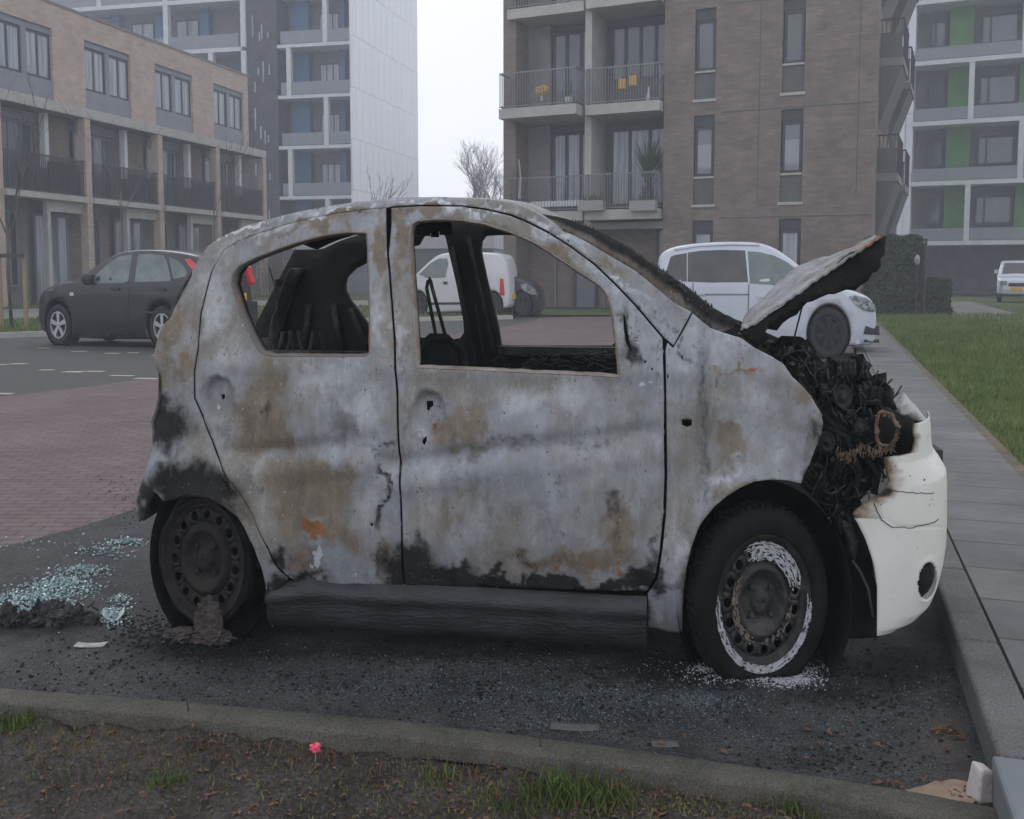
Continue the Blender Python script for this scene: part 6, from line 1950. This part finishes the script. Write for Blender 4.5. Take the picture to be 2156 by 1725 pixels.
# ------------------------------------------------------------ lawn blades
def lawn_blades(name, poly, n_, z, label, hh=(.05,.11), ymin=5):
    P = np.array(poly); lo_, hi_ = P.min(0), P.max(0)
    yy = 1/np.random.default_rng(3).uniform(1/hi_[1], 1/max(lo_[1], ymin), n_*4); xx = np.random.default_rng(4).uniform(lo_[0], hi_[0], n_*4)
    m_ = pip(xx, yy, poly) & (np.abs(xx/yy) < .75); xx, yy = xx[m_][:n_], yy[m_][:n_]
    N = len(xx); r_ = np.random.default_rng(5)
    k = np.clip(yy/9, .8, 3.2)
    a = r_.uniform(0, 6.28, N); h = r_.uniform(*hh, N)*np.clip(yy/14, .7, 1.5); q = r_.uniform(0, 6.28, N); ln = h*r_.uniform(.1,.7,N); w_ = .0045*k
    V = np.zeros((N, 3, 3))
    zz = np.array([z+.02*fbm(x, y) for x, y in zip(xx, yy)])
    V[:,0] = np.stack([xx-np.cos(q)*w_, yy-np.sin(q)*w_, zz], 1); V[:,1] = np.stack([xx+np.cos(q)*w_, yy+np.sin(q)*w_, zz], 1)
    V[:,2] = np.stack([xx+np.cos(a)*ln, yy+np.sin(a)*ln, zz+h], 1)
    me = bpy.data.meshes.new(name); me.vertices.add(N*3); me.vertices.foreach_set('co', V.ravel()); me.loops.add(N*3); me.loops.foreach_set('vertex_index', np.arange(N*3)); me.polygons.add(N)
    me.polygons.foreach_set('loop_start', np.arange(N)*3); me.update(calc_edges=True); me.validate()
    me.materials.append(M['lawnblade']); o = bpy.data.objects.new(name, me); C.objects.link(o)
    return tag(o, label, 'grass', kind='stuff')
M['lawnblade'] = nmat('lawn_blade', (.075,.125,.020), .65, (.165,.20,.05), 1.3, detail=10, lo=.38, hi=.62)
lawn_blades('lawn_grass', lawn, 110000, .09, 'winter lawn on the right of the pavement')
def far_grass(nm, A, B, n_, lb):
    lawn_blades(nm, [gp(*p) for p in A]+[gp(*p) for p in B][::-1], n_, .10, lb, ymin=15)
far_grass('verge_grass', K1, K2, 14000, 'strip of grass behind the far kerb')
far_grass('garden_grass', K3, K4, 8000, 'strip of grass between the far path and the shrubs')

# ------------------------------------------------------------ trees, shrubs, hedges
M['bark'] = nmat('grey_bark', (.08,.072,.066), .9, (.13,.12,.11), 12, bump=.4, stretch=(1,1,.3))
M['twigm'] = nmat('red_brown_twig', (.10,.055,.042), .9, (.17,.10,.08), 8)
M['stake'] = nmat('pale_wood', (.33,.25,.17), .85, (.24,.18,.12), 6, stretch=(1,1,.2))
M['ivy'] = nmat('ivy_leaf', (.018,.030,.015), .6, (.045,.060,.030), 6)
def branchy(b, p, d, L_, r, depth, rnd, spread=.5, up=.25, minr=.004, n=3):
    q = p; pts = [p]; segs = 3
    for i in range(segs):
        d = (d + Vector((rnd.uniform(-1,1), rnd.uniform(-1,1), rnd.uniform(-.3,1)*up*2))*.12).normalized()
        q = q + d*(L_/segs); pts.append(q)
    b.tube(pts, max(r, minr), 5 if r > .03 else 3, max(r*.62, minr))
    if depth <= 0: return
    for k in range(n):
        f = rnd.uniform(.45, 1.0) if k < n-1 else 1.0
        o_ = pts[min(3, int(f*3))]
        dd = (d + Vector((rnd.uniform(-1,1), rnd.uniform(-1,1), rnd.uniform(-.2,.8)))*spread).normalized()
        branchy(b, o_, dd, L_*rnd.uniform(.62,.82), r*.6, depth-1, rnd, spread, up, minr, n)
def bare_tree(x, y, h, r, label, name='bare_tree', group=None, depth=5, spread=.5, trunk=.3, minr=.004, seed=1, n=3, zs=0):
    rnd = random.Random(seed)
    t = empty(name, loc=(x, y, zs)); tag(t, label, 'tree', group)
    tr = MB(); th = h*trunk
    tr.tube([(0,0,-.05),(0.01*h*rnd.uniform(-1,1),0,th*.5),(0,0,th)], r, 10, r*.8); tr.build('trunk', M['bark'], t, smooth=True)
    cr = MB()
    for k in range(4 if n > 2 else 3):
        d = Vector((rnd.uniform(-.7,.7), rnd.uniform(-.7,.7), 1.2)).normalized()
        branchy(cr, Vector((0,0,th*(.8+.06*k))), d, h*(1-trunk)*.36, r*.6, depth, rnd, spread, .3, minr, n)
    cr.build('crown', M['bark'], t)
    return t
# sky gap tree, its top right half hidden by the brick block
bare_tree(-2.2, 96, 14.8, .20, 'bare winter tree showing faintly in the sky gap beside the brick apartment block', seed=6, depth=6, spread=.66, minr=.0075, n=3)
bare_tree(-8.2, 58, 8.6, .07, 'slender leafless sapling in front of the white tower side wall', 'sapling', seed=12, depth=4, spread=.35, trunk=.5, minr=.011, n=2)
xs, ys = gp(25, 690, .1)
bare_tree(xs, ys, 6.9, .045, 'young bare tree between two wooden stakes at the left edge', 'staked_sapling', seed=21, depth=4, spread=.3, trunk=.4, minr=.005, n=2, zs=.1)
xs2, ys2 = gp(262, 655, .1)
bare_tree(xs2, ys2, 9.0, .028, 'thin bare sapling in front of the brick terrace beyond the hatchback roof', 'sapling', seed=25, depth=3, spread=.2, trunk=.5, minr=.006, n=2, zs=.1)
xs3, ys3 = gp(455, 655, .1)
bare_tree(xs3, ys3, 8.0, .026, 'thin bare sapling at the right end of the brick terrace', 'sapling', seed=33, depth=3, spread=.2, trunk=.5, minr=.006, n=2, zs=.1)
for (u, lb) in ((4, 'wooden tree stake at the left edge, left of the young tree'), (56, 'wooden tree stake right of the young tree')):
    x, y = gp(u, 693, .1)
    tag(MB().tube([(0,0,-.1),(0,0,1.92)], .055, 10).build('tree_stake', M['stake'], loc=(x, y, .1)), lb, 'stake', 'stakes of the young tree at left')
x1_, y1_ = gp(-30, 693, .1); x2_, y2_ = gp(56, 693, .1)
tag(MB().box(0, x2_-x1_+.05, -.04, .03, 1.86, 1.96).build('stake_crossbar', M['rail'], loc=(x1_, y1_-.09, .1)), 'dark crossbar tying the two tree stakes at left', 'crossbar')
# leafless red shrubs before the terrace
def shrub(x, y, w_, h, seed, label, mat=None, n=130, name='bare_shrub', group='leafless shrubs before the terrace', z=.1):
    rnd = random.Random(seed); b = MB()
    for k in range(n):
        a = rnd.uniform(0, 6.28); r = rnd.uniform(0, w_*.5)
        p = Vector((math.cos(a)*r*.7, math.sin(a)*r*.5, 0)); q = p + Vector((rnd.uniform(-.25,.25), rnd.uniform(-.2,.2), h*rnd.uniform(.55,1.0)))
        m_ = (p+q)/2 + Vector((rnd.uniform(-.06,.06),0,0)); b.tube([p, m_, q], .010, 3, .005)
        for j in range(3):
            f = rnd.uniform(.35,.95); o_ = p.lerp(q, f); b.tube([o_, o_+Vector((rnd.uniform(-.25,.25), rnd.uniform(-.2,.2), rnd.uniform(.1,.4)))], .006, 3, .003)
    o = b.build(name, mat or M['twigm'], loc=(x, y, z)); return tag(o, label, 'shrub', group)
k = 0
names_pos = ['at the far left edge', 'just right of the left stake', 'left of the hatchback bonnet', 'above the hatchback bonnet', 'behind the hatchback windscreen', 'behind the hatchback roof', 'behind the hatchback tail', 'seen through the left of the rear window', 'seen in the middle of the rear window', 'seen at the right of the rear window']
for u, v, h in ((-20,640,2.6),(70,640,2.6),(110,637,2.4),(165,636,2.2),(230,634,2.2),(320,632,2.2),(400,630,2.2),(500,628,2.4),(580,626,2.6),(690,624,2.4)):
    x, y = gp(u, v, .1)
    shrub(x, y, 3.2, h, 50+k, 'leafless red brown shrub before the terrace, '+names_pos[k], n=170); k += 1
# ivy covered fence and hedge on the right
def ivy_block(name, fr, a0, a1, d, z0, z1, n_, label, cat='hedge', lump_=.12):
    t = empty(name, fr); tag(t, label, cat)
    MB().box(a0+.1, a1-.1, .12, d-.1, 0, z1-.15).build('stems', M['char'], t)
    V, F = [], []
    rnd = random.Random(int(a0*10)+3)
    for _ in range(n_):
        f = rnd.random()
        if f < .62: x, y, z = rnd.uniform(a0, a1), rnd.uniform(-.05,.10), rnd.uniform(z0, z1)
        elif f < .80: x, y, z = (a0 if rnd.random() < .5 else a1)+rnd.uniform(-.08,.08), rnd.uniform(0, d), rnd.uniform(z0, z1)
        else: x, y, z = rnd.uniform(a0, a1), rnd.uniform(0, d), z1+rnd.uniform(-.12,.05)
        y += lump_*fbm(x*.9, z*.9, 5); z += .15*fbm(x*1.5, 7) if z > z1-.3 else 0
        r = rnd.uniform(.04,.085); a = Vector((rnd.uniform(-1,1), rnd.uniform(-.6,.6), rnd.uniform(-1,1))).normalized(); c = a.cross(Vector((rnd.uniform(-1,1),1,rnd.uniform(-1,1)))).normalized()
        p = Vector((x, y, z)); n0 = len(V)
        V += [tuple(p-a*r), tuple(p+c*r*.6), tuple(p+a*r), tuple(p-c*r*.6)]; F.append((n0,n0+1,n0+2,n0+3))
    mesh_obj('leaves', V, F, M['ivy'], t); return t
fh_ = Frame(*gp(1848, 664, .09), 8.0)
aL = fh_.hit(1866, 600)[0]; aR = fh_.hit(1941, 600)[0]; aE = fh_.hit(2001, 600)[0]; zH = fh_.hit(1900, 500)[1]; zL = fh_.hit(1970, 590)[1]
ivy_block('ivy_hedge', fh_, aL-.5, aR, 1.2, .1, zH, 9000, 'tall dark ivy hedge beside the nose of the silver people carrier')
ivy_block('clipped_hedge', fh_, aR+.12, aE, 1.2, .1, zL, 6000, 'low clipped dark green hedge right of the tall ivy hedge')
x, y = fh_.world(aR+.06, -.1)[:2]
tag(MB().tube([(0,0,0),(0,0,fh_.hit(1941, 508)[1])], .05, 8).build('fence_post', M['rail'], loc=(x, y, .09)), 'dark slim post between the tall and the low hedge', 'post')
x, y = fh_.world(fh_.hit(1927,548)[0], -.25)[:2]; zz = fh_.hit(1927, 548)[1]
gl_ = empty('globe_lamp', loc=(x, y, .09)); tag(gl_, 'small pale lamp head on a post in front of the tall hedge', 'lamp')
MB().tube([(0,0,0),(0,0,zz-.2)], .025, 8).build('lamp_post', M['rail'], gl_)
MB().lathe([(.01,-.09),(.07,-.07),(.10,0),(.07,.07),(.01,.09)], 14, (0,0,zz-.09), kz=1.9).build('lamp_head', M['palep'], gl_, smooth=True)

# ------------------------------------------------------------ things on the balconies
def on_ap(name, u, v, t, builder, label, cat, group=None):
    s, z = fa.hit(u, v, t); X = fa.world(s, t)
    e = empty(name, loc=(X[0], X[1], z)); e.rotation_euler = (0,0,-fa.a); tag(e, label, cat, group); builder(e); return e
M['yellow'] = nmat('yellow_paper', (.60,.33,.04), .6, (.7,.42,.08), 4)
M['leafg'] = nmat('house_plant', (.03,.055,.02), .6, (.07,.10,.035), 10)
def lantern(e): MB().box(-.16,.16,-.1,.1,-.28,.12).build('body', M['yellow'], e); MB().tube([(0,0,.12),(0,0,.30)], .012, 6).build('hook', M['rail'], e)
on_ap('yellow_lantern', 1334, 166, -.3, lantern, 'larger yellow lantern hanging on the upper right balcony railing', 'lantern', 'yellow lanterns on the upper right balcony')
on_ap('yellow_lantern', 1311, 173, -.3, lantern, 'smaller orange lantern left of the larger yellow one', 'lantern', 'yellow lanterns on the upper right balcony')
def planter(e):
    MB().box(-.55,.55,-.25,.15,-.30,.12).build('box', M['palep'], e)
    b = MB()
    for k in range(40):
        x = random.uniform(-.5,.5); b.tube([(x,-.05,.1),(x+random.uniform(-.1,.1),-.05,random.uniform(.2,.45))], .012, 3)
    b.build('plant', M['leafg'], e)
on_ap('planter_box', 1247, 429, -.55, planter, 'pale planter box at the left end of the lower right balcony', 'planter', 'planter boxes on the lower right balcony')
on_ap('planter_box', 1356, 429, -.55, planter, 'pale planter box at the right end of the lower right balcony', 'planter', 'planter boxes on the lower right balcony')
def pot(e):
    MB().lathe([(.01,-.2),(.14,-.2),(.18,.0)], 12, (0,0,0), kz=1).build('pot', M['white'], e) if False else MB().tube([(0,0,-.25),(0,0,0)], .13, 10, .18).build('pot', M['white'], e)
    b = MB()
    for k in range(24):
        a = random.uniform(0, 6.28); b.tube([(0,0,0),(math.cos(a)*.2,math.sin(a)*.2,random.uniform(.3,.75))], .022, 3, .008)
    b.build('foliage', M['leafg'], e)
on_ap('potted_plant', 1197, 205, -.2, pot, 'white potted plant at the right end of the upper left balcony', 'potted plant')
def pot_o(e):
    MB().tube([(0,0,-.2),(0,0,.02)], .06, 8).build('stem', M['white'], e)
    MB().add(*lump('x', (0,0,.25), (.30,.15,.20), None, None, 3, .5, 3, sub=3)).build('flowers', M['yellow'], e)
on_ap('orange_flowers', 1140, 203, -.2, pot_o, 'orange flowers on a white stand on the upper left balcony', 'flowers')
def tallplant(e):
    b = MB(); rnd = random.Random(5)
    for k in range(150):
        a = rnd.uniform(0, 6.28); h = rnd.uniform(.5, 2.5); r = rnd.uniform(.1,.7)*(.5+h*.25); p = (math.cos(a)*r*.3, math.sin(a)*r*.3, h*.6)
        b.tube([p, (math.cos(a)*r, math.sin(a)*r, h)], .035, 3, .008)
    b.build('foliage', M['leafg'], e); MB().tube([(0,0,-.3),(0,0,.4)], .25, 12).build('pot', M['rail'], e)
on_ap('balcony_shrub', 1364, 415, .5, tallplant, 'tall green shrub in a pot on the lower right balcony', 'potted plant')
def parasol(e): MB().tube([(0,0,-.3),(.05,0,.6),(-.03,0,1.4)], .07, 8, .03).build('cloth', M['palep'], e); MB().tube([(0,0,-.5),(0,0,-.3)], .03, 6).build('pole', M['rail'], e)
on_ap('folded_parasol', 1094, 405, -.5, parasol, 'folded pale parasol at the left corner of the lower left balcony', 'parasol')
def statue(e):
    MB().tube([(0,0,-.3),(.02,0,.0),(.04,0,.25)], .09, 8, .03).build('body', M['white'], e)
on_ap('white_ornament', 1364, 196, -.35, statue, 'small white pointed ornament on the upper right balcony edge', 'ornament')
def edging(e):
    b = MB()
    for k in range(22): b.box(k*.135, k*.135+.10, -.05, .0, -.1, .14)
    b.build('slats', M['white'], e)
on_ap('white_edging', 1118, 432, -.3, edging, 'row of small white slats along the lower left balcony', 'edging')

# ------------------------------------------------------------ the mist
hz = MB().box(-135, 135, -12, 120, -1.1, 48.5).build('haze', None)
tag(hz, kind='stuff')
m = bpy.data.materials.new('mist'); m.use_nodes = True; n = m.node_tree.nodes; n.clear()
pv_ = n.new('ShaderNodeVolumePrincipled'); pv_.inputs['Color'].default_value = (.86,.893,1,1); pv_.inputs['Density'].default_value = HAZE; pv_.inputs['Anisotropy'].default_value = .1
oo_ = n.new('ShaderNodeOutputMaterial'); m.node_tree.links.new(pv_.outputs[0], oo_.inputs['Volume'])
hz.data.materials.append(m)
